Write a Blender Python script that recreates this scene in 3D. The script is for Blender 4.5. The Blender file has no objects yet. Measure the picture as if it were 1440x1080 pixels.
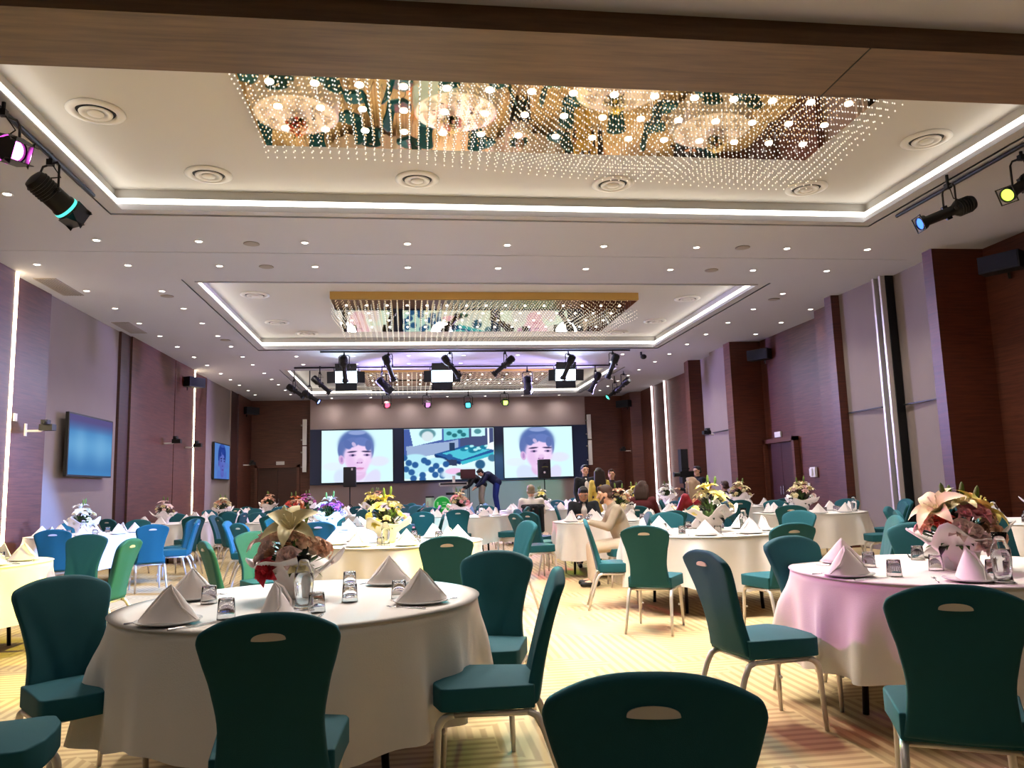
import bpy, math, random
import numpy as np
from mathutils import Vector, Matrix
R_ = math.radians
sc = bpy.context.scene
COL = sc.collection
random.seed(7)

# ------------------------------------------------------------------ camera
cd = bpy.data.cameras.new('camera'); cam = bpy.data.objects.new('camera', cd); COL.objects.link(cam)
cd.sensor_fit = 'HORIZONTAL'; cd.sensor_width = 36.0; cd.lens = 1090.0 / 1440.0 * 36.0
cd.clip_start = 0.05; cd.clip_end = 200
def _cam_matrix():
    f = 1090.0
    v1 = Vector((577 - 720, 690 - 540, f)); up = Vector((-240, -8660 * (f / 1122) ** 2, f))
    Y = v1.normalized(); Z = (up - Y * up.dot(Y)).normalized(); X = Y.cross(Z)
    # rows: world axes in camera (x right, y down, z forward); blender camera is x right, y up, -z forward
    right = Vector((X.x, Y.x, Z.x)); down = Vector((X.y, Y.y, Z.y)); fwd = Vector((X.z, Y.z, Z.z))
    m = Matrix((( right.x, -down.x, -fwd.x, 0), (right.y, -down.y, -fwd.y, 0), (right.z, -down.z, -fwd.z, 1.3), (0, 0, 0, 1)))
    return m
cam.matrix_world = _cam_matrix()
sc.camera = cam

# ------------------------------------------------------------------ world, exposure
w = bpy.data.worlds.new('world'); sc.world = w; w.use_nodes = True
w.node_tree.nodes['Background'].inputs[0].default_value = (0.5, 0.5, 0.55, 1)
w.node_tree.nodes['Background'].inputs[1].default_value = 0.05
sc.view_settings.view_transform = 'Standard'; sc.view_settings.look = 'None'
sc.view_settings.gamma = 1; sc.view_settings.use_curve_mapping = False
sc.view_settings.exposure = 0.0
DOWNLIGHT_W = 112.0
COVE = 6.5
MIRROR_W = 300.0
STAGE_GAIN = 1.0

# ------------------------------------------------------------------ materials
def s2l(c):
    c /= 255.0
    return c / 12.92 if c <= 0.04045 else ((c + 0.055) / 1.055) ** 2.4
def rgb(*c): return (s2l(c[0]), s2l(c[1]), s2l(c[2]), 1)
def pmat(name, col, rough=0.6, metal=0.0, noise=0.0, nscale=8, bump=0.0, bscale=60, trans=0.0, ior=1.45, sheen=0.0, emis=None, es=0.0):
    m = bpy.data.materials.new(name); m.use_nodes = True; nt = m.node_tree; b = nt.nodes['Principled BSDF']
    b.inputs['Base Color'].default_value = col; b.inputs['Roughness'].default_value = rough; b.inputs['Metallic'].default_value = metal
    b.inputs['Transmission Weight'].default_value = trans; b.inputs['IOR'].default_value = ior
    if sheen: b.inputs['Sheen Weight'].default_value = sheen
    if emis: b.inputs['Emission Color'].default_value = emis; b.inputs['Emission Strength'].default_value = es
    tc = nt.nodes.new('ShaderNodeTexCoord')
    if noise:
        n = nt.nodes.new('ShaderNodeTexNoise'); n.inputs['Scale'].default_value = nscale; n.inputs['Detail'].default_value = 4
        nt.links.new(tc.outputs['Object'], n.inputs['Vector'])
        mx = nt.nodes.new('ShaderNodeMix'); mx.data_type = 'RGBA'
        mx.inputs[6].default_value = tuple(c * (1 - noise) for c in col[:3]) + (1,)
        mx.inputs[7].default_value = tuple(min(1, c * (1 + noise)) for c in col[:3]) + (1,)
        nt.links.new(n.outputs['Fac'], mx.inputs[0]); nt.links.new(mx.outputs[2], b.inputs['Base Color'])
    if bump:
        n = nt.nodes.new('ShaderNodeTexNoise'); n.inputs['Scale'].default_value = bscale; n.inputs['Detail'].default_value = 3
        nt.links.new(tc.outputs['Object'], n.inputs['Vector'])
        bp = nt.nodes.new('ShaderNodeBump'); bp.inputs['Strength'].default_value = bump; bp.inputs['Distance'].default_value = 0.01
        nt.links.new(n.outputs['Fac'], bp.inputs['Height']); nt.links.new(bp.outputs[0], b.inputs['Normal'])
    return m
def emat(name, col, s):
    m = bpy.data.materials.new(name); m.use_nodes = True; nt = m.node_tree; nt.nodes.clear()
    o = nt.nodes.new('ShaderNodeOutputMaterial'); e = nt.nodes.new('ShaderNodeEmission')
    e.inputs[0].default_value = col; e.inputs[1].default_value = s; nt.links.new(e.outputs[0], o.inputs[0]); return m
def wood(name, c1, c2, rough=0.45, scale=(1.2, 1.2, 22)):
    m = bpy.data.materials.new(name); m.use_nodes = True; nt = m.node_tree; b = nt.nodes['Principled BSDF']
    tc = nt.nodes.new('ShaderNodeTexCoord'); mp = nt.nodes.new('ShaderNodeMapping'); mp.inputs['Scale'].default_value = scale
    n = nt.nodes.new('ShaderNodeTexNoise'); n.inputs['Scale'].default_value = 1.6; n.inputs['Detail'].default_value = 8; n.inputs['Roughness'].default_value = 0.65
    cr = nt.nodes.new('ShaderNodeValToRGB'); cr.color_ramp.elements[0].position = 0.3; cr.color_ramp.elements[1].position = 0.72
    cr.color_ramp.elements[0].color = c1; cr.color_ramp.elements[1].color = c2
    nt.links.new(tc.outputs['Object'], mp.inputs[0]); nt.links.new(mp.outputs[0], n.inputs['Vector'])
    nt.links.new(n.outputs['Fac'], cr.inputs[0]); nt.links.new(cr.outputs[0], b.inputs['Base Color'])
    b.inputs['Roughness'].default_value = rough
    return m
M = {}
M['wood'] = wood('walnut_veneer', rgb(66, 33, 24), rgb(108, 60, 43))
M['wood_dark'] = wood('dark_walnut_veneer', rgb(58, 26, 16), rgb(98, 47, 29))  # same walnut with shade in its colour, for pillar faces turned from the light
M['wood_deep'] = wood('deep_red_walnut_veneer', rgb(44, 16, 11), rgb(72, 28, 19))  # darker still: pilaster strips, and door leaves with recess shade in the colour
M['beam'] = wood('beam_veneer', rgb(72, 46, 28), rgb(116, 84, 54), 0.45, (1.0, 14, 14))
M['panel'] = pmat('taupe_wall_fabric', rgb(138, 124, 118), 0.85, noise=0.05, nscale=3, bump=0.15, bscale=250)
M['ceiling'] = pmat('white_ceiling_paint', rgb(184, 184, 194), 0.8, noise=0.02, nscale=2)
M['tray'] = pmat('cream_tray_paint', rgb(202, 200, 198), 0.8)
M['led'] = emat('cove_light', (1.0, 0.92, 0.78, 1), COVE)
M['led_wall'] = emat('wall_light_strip', (1.0, 0.80, 0.50, 1), 16.0)
M['led_wall_b'] = emat('pink_wall_light_strip', (1.0, 0.84, 0.86, 1), 4.0)
M['down'] = emat('downlight_glow', (1.0, 0.93, 0.82, 1), 10.0)
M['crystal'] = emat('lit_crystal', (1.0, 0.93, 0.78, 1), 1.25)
M['mirror'] = pmat('gold_mirror', (0.86, 0.64, 0.36, 1), 0.02, 1.0)
M['gold'] = pmat('brushed_gold', rgb(190, 150, 85), 0.35, 0.9)
M['fabric'] = pmat('teal_chair_fabric', rgb(0, 80, 90), 0.75, noise=0.06, nscale=30, bump=0.25, bscale=600)
M['chrome'] = pmat('satin_steel', rgb(212, 204, 198), 0.35, 0.45)
M['grip'] = pmat('pale_grip', rgb(214, 206, 200), 0.25, 0.3)
M['cloth'] = pmat('white_table_linen', rgb(226, 219, 212), 0.85, noise=0.03, nscale=5, bump=0.12, bscale=180)
M['napkin'] = pmat('napkin_linen', rgb(232, 222, 218), 0.85, bump=0.12, bscale=300)
M['china'] = pmat('white_china', rgb(235, 232, 230), 0.15)
M['steel'] = pmat('cutlery_steel', rgb(200, 200, 205), 0.2, 1.0)
M['glass'] = pmat('clear_glass', (1, 1, 1, 1), 0.02, trans=1.0, ior=1.45)
M['water'] = pmat('water', (0.95, 0.98, 1, 1), 0.0, trans=1.0, ior=1.33)
M['black'] = pmat('black_metal', rgb(16, 16, 19), 0.45, 0.2)
M['blackplastic'] = pmat('black_plastic', rgb(20, 20, 24), 0.6)
M['grille'] = pmat('speaker_grille', rgb(24, 26, 30), 0.5, 0.4, bump=0.6, bscale=400)
M['white'] = pmat('white_plastic', rgb(225, 222, 218), 0.5)
M['grey'] = pmat('grey_plastic', rgb(150, 142, 136), 0.6)
M['tableleg'] = pmat('dark_table_steel', rgb(28, 22, 24), 0.4, 0.5)
M['plywood'] = pmat('plywood', rgb(150, 110, 70), 0.6, noise=0.2)
M['paper'] = pmat('florist_paper', rgb(232, 222, 216), 0.7)
M['leaf'] = pmat('leaf_green', rgb(70, 98, 42), 0.55, noise=0.35, nscale=20)
M['leafdark'] = pmat('dark_leaf', rgb(42, 40, 30), 0.6, noise=0.3, nscale=20)
M['stem'] = pmat('stem_green', rgb(96, 120, 50), 0.6)
FL = {'cream': rgb(240, 226, 178), 'yellow': rgb(244, 226, 120), 'peach': rgb(240, 190, 160), 'pink': rgb(232, 160, 165), 'coral': rgb(226, 92, 80), 'red': rgb(200, 40, 55),
      'white': rgb(240, 236, 226), 'blush': rgb(240, 208, 200), 'mauve': rgb(190, 90, 160), 'tan': rgb(232, 186, 156), 'orange': rgb(226, 130, 70), 'lilac': rgb(180, 150, 200), 'brown': rgb(196, 144, 110)}
for k, v in list(FL.items()): M['f_' + k] = pmat('petal_' + k, v, 0.6, noise=0.08, nscale=30)
M['stage'] = pmat('stage_carpet', rgb(60, 60, 70), 0.8, noise=0.1)
M['backdrop'] = pmat('grey_backdrop', rgb(158, 140, 136), 0.8, noise=0.04, nscale=2)
M['screenframe'] = pmat('screen_surround', rgb(30, 44, 78), 0.35)

def carpet():
    m = bpy.data.materials.new('patterned_carpet'); m.use_nodes = True; nt = m.node_tree; b = nt.nodes['Principled BSDF']
    N = nt.nodes.new; L = nt.links.new
    tc = N('ShaderNodeTexCoord')
    # fine line pattern whose direction changes patch by patch
    vo = N('ShaderNodeTexVoronoi'); vo.inputs['Scale'].default_value = 1.6; vo.distance = 'CHEBYCHEV'; L(tc.outputs['Object'], vo.inputs['Vector'])
    sep = N('ShaderNodeSeparateColor'); L(vo.outputs['Color'], sep.inputs[0])
    gt = N('ShaderNodeMath'); gt.operation = 'GREATER_THAN'; gt.inputs[1].default_value = 0.5; L(sep.outputs[0], gt.inputs[0])
    w1 = N('ShaderNodeTexWave'); w1.bands_direction = 'X'; w1.inputs['Scale'].default_value = 4.2; w1.inputs['Distortion'].default_value = 0.4
    w2 = N('ShaderNodeTexWave'); w2.bands_direction = 'Y'; w2.inputs['Scale'].default_value = 4.2; w2.inputs['Distortion'].default_value = 0.4
    L(tc.outputs['Object'], w1.inputs[0]); L(tc.outputs['Object'], w2.inputs[0])
    mw = N('ShaderNodeMix'); mw.data_type = 'FLOAT'; L(gt.outputs[0], mw.inputs[0]); L(w1.outputs['Fac'], mw.inputs[2]); L(w2.outputs['Fac'], mw.inputs[3])
    cr = N('ShaderNodeValToRGB'); cr.color_ramp.elements[0].position = 0.25; cr.color_ramp.elements[1].position = 0.6
    cr.color_ramp.elements[0].color = rgb(170, 144, 100); cr.color_ramp.elements[1].color = rgb(198, 174, 126)
    L(mw.outputs[0], cr.inputs[0])
    n = N('ShaderNodeTexNoise'); n.inputs['Scale'].default_value = 0.7; L(tc.outputs['Object'], n.inputs['Vector'])
    mx = N('ShaderNodeMix'); mx.data_type = 'RGBA'; mx.blend_type = 'MULTIPLY'; mx.inputs[7].default_value = (0.9, 0.88, 0.85, 1)
    L(n.outputs['Fac'], mx.inputs[0]); L(cr.outputs[0], mx.inputs[6]); L(mx.outputs[2], b.inputs['Base Color'])
    b.inputs['Roughness'].default_value = 0.9
    return m
M['carpet'] = carpet()
def fab(name, col, rough=0.85): 
    k = 'c_' + name
    if k not in M: M[k] = pmat(name, col, rough, noise=0.08, nscale=12)
    return M[k]

# ------------------------------------------------------------------ mesh helpers
class MB:
    def __init__(s): s.v = []; s.f = []; s.mi = []; s.cur = 0
    def add(s, vs, fs):
        o = len(s.v); s.v += [tuple(p) for p in vs]; s.f += [tuple(i + o for i in f) for f in fs]; s.mi += [s.cur] * len(fs)
    def box(s, c, d, m=None):
        x, y, z = d[0] / 2, d[1] / 2, d[2] / 2
        vs = [Vector((sx * x, sy * y, sz * z)) for sz in (-1, 1) for sx, sy in ((-1, -1), (1, -1), (1, 1), (-1, 1))]
        if m is not None: vs = [m @ p for p in vs]
        vs = [p + Vector(c) for p in vs]
        s.add(vs, [(3, 2, 1, 0), (4, 5, 6, 7), (0, 1, 5, 4), (1, 2, 6, 5), (2, 3, 7, 6), (3, 0, 4, 7)])
    def b2(s, x0, x1, y0, y1, z0, z1): s.box(((x0 + x1) / 2, (y0 + y1) / 2, (z0 + z1) / 2), (abs(x1 - x0), abs(y1 - y0), abs(z1 - z0)))
    def tube(s, pts, rad, n=10, caps=True):
        pts = [Vector(p) for p in pts]
        if not hasattr(rad, '__len__'): rad = [rad] * len(pts)
        vs = []; fs = []; ref = None
        for i, p in enumerate(pts):
            t = (pts[min(i + 1, len(pts) - 1)] - pts[max(i - 1, 0)]).normalized()
            if ref is None: ref = Vector((0, 0, 1)) if abs(t.z) < 0.9 else Vector((1, 0, 0))
            a = (ref - t * ref.dot(t)).normalized(); b = t.cross(a); ref = a
            for k in range(n):
                an = 2 * math.pi * k / n; vs.append(p + (a * math.cos(an) + b * math.sin(an)) * rad[i])
        for i in range(len(pts) - 1):
            for k in range(n):
                k2 = (k + 1) % n; fs.append((i * n + k, i * n + k2, (i + 1) * n + k2, (i + 1) * n + k))
        if caps: fs.append(tuple(range(n - 1, -1, -1))); fs.append(tuple((len(pts) - 1) * n + k for k in range(n)))
        s.add(vs, fs)
    def lathe(s, prof, n=24, c=(0, 0, 0), m=None, sx=1, sy=1):
        vs = []; fs = []
        for r, z in prof:
            for k in range(n):
                a = 2 * math.pi * k / n; p = Vector((r * math.cos(a) * sx, r * math.sin(a) * sy, z))
                vs.append((m @ p if m is not None else p) + Vector(c))
        for i in range(len(prof) - 1):
            for k in range(n):
                k2 = (k + 1) % n; fs.append((i * n + k, i * n + k2, (i + 1) * n + k2, (i + 1) * n + k))
        fs.append(tuple(range(n - 1, -1, -1))); fs.append(tuple((len(prof) - 1) * n + k for k in range(n)))
        s.add(vs, fs)
    def ell(s, c, r, n=14, m=None):
        k = max(5, n // 2 + 1); prof = [(math.sin(math.pi * i / k), -math.cos(math.pi * i / k)) for i in range(k + 1)]
        prof[0] = (0.02, -1); prof[-1] = (0.02, 1)
        S = Matrix.Diagonal((r[0], r[1], r[2], 1))
        s.lathe(prof, n, c, (m @ S) if m is not None else S)
    def capsule(s, a, b, ra, rb, n=12):
        a = Vector(a); b = Vector(b); d = (b - a); L = d.length; d = d.normalized() if L > 1e-6 else Vector((0, 0, 1))
        pts = []; rs = []
        for i in range(4): t = i / 4 * math.pi / 2; pts.append(a - d * ra * math.cos(t)); rs.append(max(0.001, ra * math.sin(t)))
        pts.append(a); rs.append(ra); pts.append(b); rs.append(rb)
        for i in range(3, -1, -1): t = i / 4 * math.pi / 2; pts.append(b + d * rb * math.cos(t)); rs.append(max(0.001, rb * math.sin(t)))
        s.tube(pts, rs, n)
    def xf(s, m): s.v = [tuple(m @ Vector(p)) for p in s.v]; return s
    def build(s, name, mat, parent=None, smooth=False, loc=None, rotz=0):
        me = bpy.data.meshes.new(name); me.from_pydata(s.v, [], s.f)
        mats = mat if isinstance(mat, (list, tuple)) else [mat]
        for q in mats: me.materials.append(q)
        me.polygons.foreach_set('material_index', s.mi)
        if smooth: me.polygons.foreach_set('use_smooth', [True] * len(s.f))
        me.update(); o = bpy.data.objects.new(name, me); COL.objects.link(o)
        if parent is not None: o.parent = parent
        if loc is not None: o.location = loc
        o.rotation_euler.z = rotz
        return o
def smooth_angle(o, ang=40):
    me = o.data
    me.polygons.foreach_set('use_smooth', [True] * len(me.polygons))
    me.set_sharp_from_angle(angle=R_(ang))
def bake(o, mods):
    """apply a list of modifiers to an object and keep the plain mesh"""
    ms = []
    for typ, kw in mods:
        m = o.modifiers.new(typ.lower(), typ)
        for k, v in kw.items(): setattr(m, k, v)
        ms.append(m)
    par = o.parent; o.parent = None
    dg = bpy.context.evaluated_depsgraph_get(); dg.update()
    me = bpy.data.meshes.new_from_object(o.evaluated_get(dg)); 
    o.modifiers.clear(); old = o.data; nm = old.name; o.data = me; bpy.data.meshes.remove(old); me.name = nm
    me.polygons.foreach_set('use_smooth', [True] * len(me.polygons)); o.parent = par
    return o
def empty(name, loc=(0, 0, 0), rotz=0):
    o = bpy.data.objects.new(name, None); COL.objects.link(o); o.location = loc; o.rotation_euler = (0, 0, rotz); o.empty_display_size = 0.2; return o
LABELS = set()
def tag(o, label, cat, group=None, kind=None):
    o['label'] = label; o['category'] = cat
    if group: o['group'] = group
    if kind: o['kind'] = kind
    return o
def struct(o): o['kind'] = 'structure'; return o
def dup(o, parent=None):
    c = o.copy(); COL.objects.link(c); c.parent = parent
    for ch in list(o.children): 
        if ch.name in CHILD_OK.get(o.name, ()) or True: dup(ch, c)
    return c
CHILD_OK = {}
def spot(name, loc, target, col, power, size, blend=0.5, rad=0.04, parent=None):
    l = bpy.data.lights.new(name, 'SPOT'); l.energy = power; l.color = col; l.spot_size = R_(size); l.spot_blend = blend; l.shadow_soft_size = rad
    o = bpy.data.objects.new(name, l); COL.objects.link(o)
    d = Vector(target) - Vector(loc); q = d.to_track_quat('-Z', 'Y')
    if parent is not None:
        o.parent = parent; o.matrix_parent_inverse = Matrix()
        m = Matrix.Translation(Vector(loc) - parent.location) @ q.to_matrix().to_4x4(); o.matrix_local = m
    else: o.location = loc; o.rotation_euler = q.to_euler()
    return o

# ================================================================== SETTING
ZC = 4.85; ZT = 5.16
COF = [(4.1, 9.75), (13.2, 19.4), (22.9, 29.0)]; CX0, CX1 = -3.5, 6.35; G = 0.2
# floor
b = MB(); b.b2(-9, 12, -4.5, 31.5, -0.1, 0); struct(b.build('floor', M['carpet']))
# main ceiling, built of strips round the three recesses
b = MB()
def cs(x0, x1, y0, y1): b.b2(x0, x1, y0, y1, ZC, ZC + 0.06)
xl, xr = CX0 - G, CX1 + G
cs(-6.6, xl, 3.79, 30.6); cs(xr, 9.4, 3.79, 30.6)
ys = [3.79] + [q for c in COF for q in (c[0] - G, c[1] + G)] + [30.6]
for i in range(0, len(ys), 2): cs(xl, xr, ys[i], ys[i + 1])
for y in (11.5,): b.b2(-6.1, 8.2, y - 0.012, y + 0.012, ZC - 0.004, ZC)
struct(b.build('ceiling', M['ceiling']))
for i, (y0, y1) in enumerate(COF):
    b = MB()
    def ring(e0, z0, e1, z1):
        def rc(e, z): return [(CX0 - e, y0 - e, z), (CX1 + e, y0 - e, z), (CX1 + e, y1 + e, z), (CX0 - e, y1 + e, z)]
        b.add(rc(e0, z0) + rc(e1, z1), [(k, (k + 1) % 4, 4 + (k + 1) % 4, 4 + k) for k in range(4)])
    ring(G, ZC, G, ZC + 0.02); ring(G, ZC + 0.02, 0.03, ZC + 0.02); ring(0.03, ZC + 0.02, 0.03, ZC + 0.0); ring(0.03, ZC + 0.0, 0.0, ZC + 0.0)
    ring(0, ZC, 0.09, ZC + 0.11)
    b.cur = 2; ring(0.09, ZC + 0.11, 0.10, ZC + 0.185)
    b.cur = 1; ring(0.10, ZC + 0.185, 0.14, ZC + 0.185); ring(0.14, ZC + 0.185, 0.14, ZT)
    b.add([(CX0 - .15, y0 - .15, ZT), (CX1 + .15, y0 - .15, ZT), (CX1 + .15, y1 + .15, ZT), (CX0 - .15, y1 + .15, ZT)], [(0, 3, 2, 1)])
    struct(b.build('trim_%d' % (i + 1), [M['ceiling'], M['tray'], M['led']]))
# beam and lower near ceiling over the camera
b = MB(); b.b2(-8.5, 11.5, 3.31, 3.79, 3.40, 5.3)
b.cur = 1; b.b2(3.345 * .6 + .27, 3.345 * .6 + .276, 3.31, 3.79, 3.397, 3.40)
struct(b.build('wall_near', [M['beam'], M['black']]))
b = MB(); b.b2(-8.5, 11.5, -4.5, 3.31, 3.52, 3.6); struct(b.build('ceiling_lobby', M['ceiling']))
b = MB(); b.b2(-8.6, -8.5, -4.5, 3.8, 0, 3.6); b.b2(-8.6, -6.0, 3.7, 3.8, 0, 5.3); struct(b.build('wall_lobby_left', M['panel']))
b = MB(); b.b2(11.5, 11.6, -4.5, 3.8, 0, 3.6); b.b2(9.0, 11.6, 3.7, 3.8, 0, 5.3); struct(b.build('wall_lobby_right', M['panel']))
b = MB(); b.b2(-8.6, 11.6, -4.6, -4.5, 0, 3.6); struct(b.build('wall_lobby_back', M['panel']))
# left wall: plan line of (x, y, material of the stretch that follows)
def plan_wall(name, pts, side, mats):
    b = MB()
    for i in range(len(pts) - 1):
        (x0, y0, m), (x1, y1, _) = pts[i], pts[i + 1]
        b.cur = m; f = (0, 1, 2, 3) if side > 0 else (3, 2, 1, 0)
        b.add([(x0, y0, 0), (x0, y0, ZC + .05), (x1, y1, ZC + .05), (x1, y1, 0)], [f])
        X = x0 + .25 * (-1 if side > 0 else 1)
    b.cur = 0; xo = (min if side < 0 else max)(p[0] for p in pts)
    xo = (max(p[0] for p in pts) + .2) if side < 0 else (min(p[0] for p in pts) - .2)
    # thickness behind
    b.b2(xo, xo + (.1 if side < 0 else -.1), pts[0][1], pts[-1][1], 0, ZC + .05)
    return struct(b.build(name, mats))
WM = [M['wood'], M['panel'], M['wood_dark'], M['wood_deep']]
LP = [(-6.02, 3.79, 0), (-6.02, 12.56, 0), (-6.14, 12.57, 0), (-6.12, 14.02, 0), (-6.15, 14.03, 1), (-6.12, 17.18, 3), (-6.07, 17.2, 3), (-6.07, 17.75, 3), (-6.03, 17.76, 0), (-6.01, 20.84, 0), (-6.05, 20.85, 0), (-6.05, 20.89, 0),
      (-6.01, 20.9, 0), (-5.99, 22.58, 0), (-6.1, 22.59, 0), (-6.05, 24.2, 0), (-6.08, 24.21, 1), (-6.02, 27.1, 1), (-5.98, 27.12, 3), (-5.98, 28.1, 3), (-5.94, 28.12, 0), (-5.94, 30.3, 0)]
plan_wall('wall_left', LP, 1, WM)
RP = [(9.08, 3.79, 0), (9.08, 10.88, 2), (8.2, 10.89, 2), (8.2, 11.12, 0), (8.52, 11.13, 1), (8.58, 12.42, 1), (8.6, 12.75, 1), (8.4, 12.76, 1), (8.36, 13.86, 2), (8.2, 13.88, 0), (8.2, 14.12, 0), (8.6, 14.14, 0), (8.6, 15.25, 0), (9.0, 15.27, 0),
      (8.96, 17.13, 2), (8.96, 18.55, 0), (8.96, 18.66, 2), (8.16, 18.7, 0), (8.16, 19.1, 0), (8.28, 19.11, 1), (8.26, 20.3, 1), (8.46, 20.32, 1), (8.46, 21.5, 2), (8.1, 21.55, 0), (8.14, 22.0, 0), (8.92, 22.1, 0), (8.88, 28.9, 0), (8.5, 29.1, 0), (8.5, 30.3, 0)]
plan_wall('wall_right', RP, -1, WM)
b = MB(); b.b2(-6.5, 9.6, 30.3, 30.4, 0, 5.0)
struct(b.build('wall_far', M['wood']))
b = MB(); b.b2(-3.75, 6.95, 30.2, 30.3, 0, 4.85); struct(b.build('trim_6', M['backdrop']))
# seams of the wall panels and sliding-wall track posts
b = MB(); b.b2(8.34, 8.375, 12.77, 13.86, 2.52, 2.54); b.b2(8.505, 8.55, 11.14, 12.4, 2.52, 2.54); b.b2(8.225, 8.27, 19.12, 20.3, 2.62, 2.64); b.b2(8.43, 8.455, 20.33, 21.5, 2.62, 2.64)
struct(b.build('trim_4', M['black']))
b = MB()
for y in (12.46, 12.66): b.b2(8.33, 8.55, y, y + .05, 0, ZC)
b.cur = 1; b.b2(8.42, 8.57, 12.44, 12.76, 0, ZC)
struct(b.build('trim_5', [M['chrome'], M['black']]))
# wall light strips (in the corners between panels)
for n, (x, y, dx) in enumerate([(-6.13, 12.575, .12), (-6.09, 22.6, .11), (8.86, 25.9, -.05), (8.86, 27.35, -.05)]):
    b = MB(); b.b2(x, x + dx, y, y + (.07 if n < 2 else .045), 0.02, ZC); t = b.build('wall_light_strip', M['led_wall' if n < 2 else 'led_wall_b'])
    tag(t, ['tall thin warm light strip at the near end of the left wall', 'tall thin warm light strip on the left wall beside the second wall screen', 'nearer of the two tall light strips on the right wall', 'farther of the two tall light strips on the right wall'][n], 'light strip', 'vertical light strips on the side walls')
# doors
def door(name, x0, x1, y, z1, rot=None):
    d = empty(name, (x0, y, 0)); struct(d)
    wd = x1 - x0
    b = MB(); b.b2(0, wd / 2 - .005, 0, .04, 0, z1); b.b2(wd / 2 + .005, wd, 0, .04, 0, z1); b.build('door_leaf', M['wood_deep'], d)  # leaf colour darkened to stand for a shadowed recess
    b = MB(); b.b2(-.1, 0, -.09, .04, 0, z1 + .1); b.b2(wd, wd + .1, -.09, .04, 0, z1 + .1); b.b2(-.1, wd + .1, -.09, .04, z1, z1 + .1); b.build('door_frame', M['wood'], d)
    b = MB()
    for s in (-.06, .06): b.tube([(wd / 2 + s, -.01, .95), (wd / 2 + s, -.05, .95), (wd / 2 + s, -.05, 1.15), (wd / 2 + s, -.01, 1.15)], .012, 8)
    b.build('door_handle', M['steel'], d)
    return d
door('door_1', -5.66, -4.23, 30.24, 2.3)
d2 = door('door_2', 0, 1.4, 0, 2.2); d2.location = (8.91, 18.5, 0); d2.rotation_euler.z = R_(-90)
def sign(loc, rz, label):
    t = empty('exit_sign', loc, rz); tag(t, label, 'sign', 'small white door signs')
    b = MB(); b.box((0, -.02, 0), (.3, .04, .13)); b.build('sign_box', M['white'], t)
sign((-4.85, 30.28, 2.47), 0, 'small white sign above the far left door'); sign((8.95, 17.95, 2.4), R_(-90), 'small white sign above the door in the right wall')

# ================================================================== CEILING FITTINGS
def ordn(i): return ['first', 'second', 'third', 'fourth', 'fifth', 'sixth', 'seventh', 'eighth', 'ninth', 'tenth', 'eleventh'][i]
b = MB(); b.lathe([(.062, 0), (.066, -.006), (.058, -.01), (.045, -.004)], 16); dl_ring = b.build('recessed_downlight', M['white'], smooth=True)
b = MB(); b.lathe([(.044, -.002), (.044, -.005)], 16); dl_lens = b.build('lamp_lens', M['down'], dl_ring)
XS = [-4.25, -2.9, -1.45, 0.0, 1.46, 2.92, 4.37, 5.83, 7.17]
DL = []
rows = [(10.97, XS, 'ceiling row beyond the big crystal recess'), (12.18, [-5.55] + XS, 'ceiling row just before the second recess'),
        (20.45, XS, 'ceiling row just beyond the second recess'), (21.75, XS, 'ceiling row just before the far recess'), (29.7, XS[1:-1], 'ceiling row above the stage screens')]
for y, xs, nm in rows:
    for i, x in enumerate(xs): DL.append((x, y, 'small round downlight, %s from the left in the %s' % (ordn(i), nm)))
ysl = [13.75, 15.05, 16.37, 17.7, 19.0, 20.45, 21.75, 23.3, 24.55, 25.8, 27.2, 28.4]
for x, nm in ((-5.45, 'outer ceiling row along the left wall'), (-4.22, 'inner ceiling row along the left wall'), (7.15, 'inner ceiling row along the right wall'), (8.42, 'outer ceiling row along the right wall')):
    for i, y in enumerate(ysl):
        if abs(y - 20.45) < .1 or abs(y - 21.75) < .1:
            if nm.startswith('inner'): continue
        if x == 8.42 and not 15 < y < 18: continue
        DL.append((x, y, 'small round downlight, %s from the camera in the %s' % (ordn(min(i, 10)) if i < 11 else 'twelfth', nm)))
for y, i in ((5.0, 0), (6.4, 1), (7.8, 2), (9.3, 3)):
    DL.append((-4.6, y, 'small round downlight beside the big recess on the left, %s from the camera' % ordn(i)))
    DL.append((7.4, y, 'small round downlight beside the big recess on the right, %s from the camera' % ordn(i)))
dl_data = bpy.data.lights.new('downlight_lamp', 'SPOT'); dl_data.energy = DOWNLIGHT_W; dl_data.color = (1.0, .95, .91); dl_data.spot_size = R_(115); dl_data.spot_blend = .7; dl_data.shadow_soft_size = .05
for i, (x, y, lab) in enumerate(DL):
    r = dl_ring if i == 0 else dup(dl_ring)
    r.location = (x, y, ZC); tag(r, lab, 'downlight', 'recessed downlights in the white ceiling')
dl_far = dl_data.copy(); dl_far.spot_size = R_(165); dl_far.spot_blend = 1; dl_far.energy = DOWNLIGHT_W * .4
dl_wall = dl_data.copy(); dl_wall.spot_size = R_(62); dl_wall.energy = DOWNLIGHT_W * .35
for i, (x, y, lab) in enumerate(DL):
    l = bpy.data.objects.new('downlight_lamp', dl_far if y > 29 else (dl_wall if (x < -5 or x > 8) else dl_data)); COL.objects.link(l); l.location = (x, y, ZC - .03)
lob = dl_data.copy(); lob.energy = 32; lob.spot_size = R_(110)  # unseen lobby lamps, added to brighten the front tables and flowers
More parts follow.
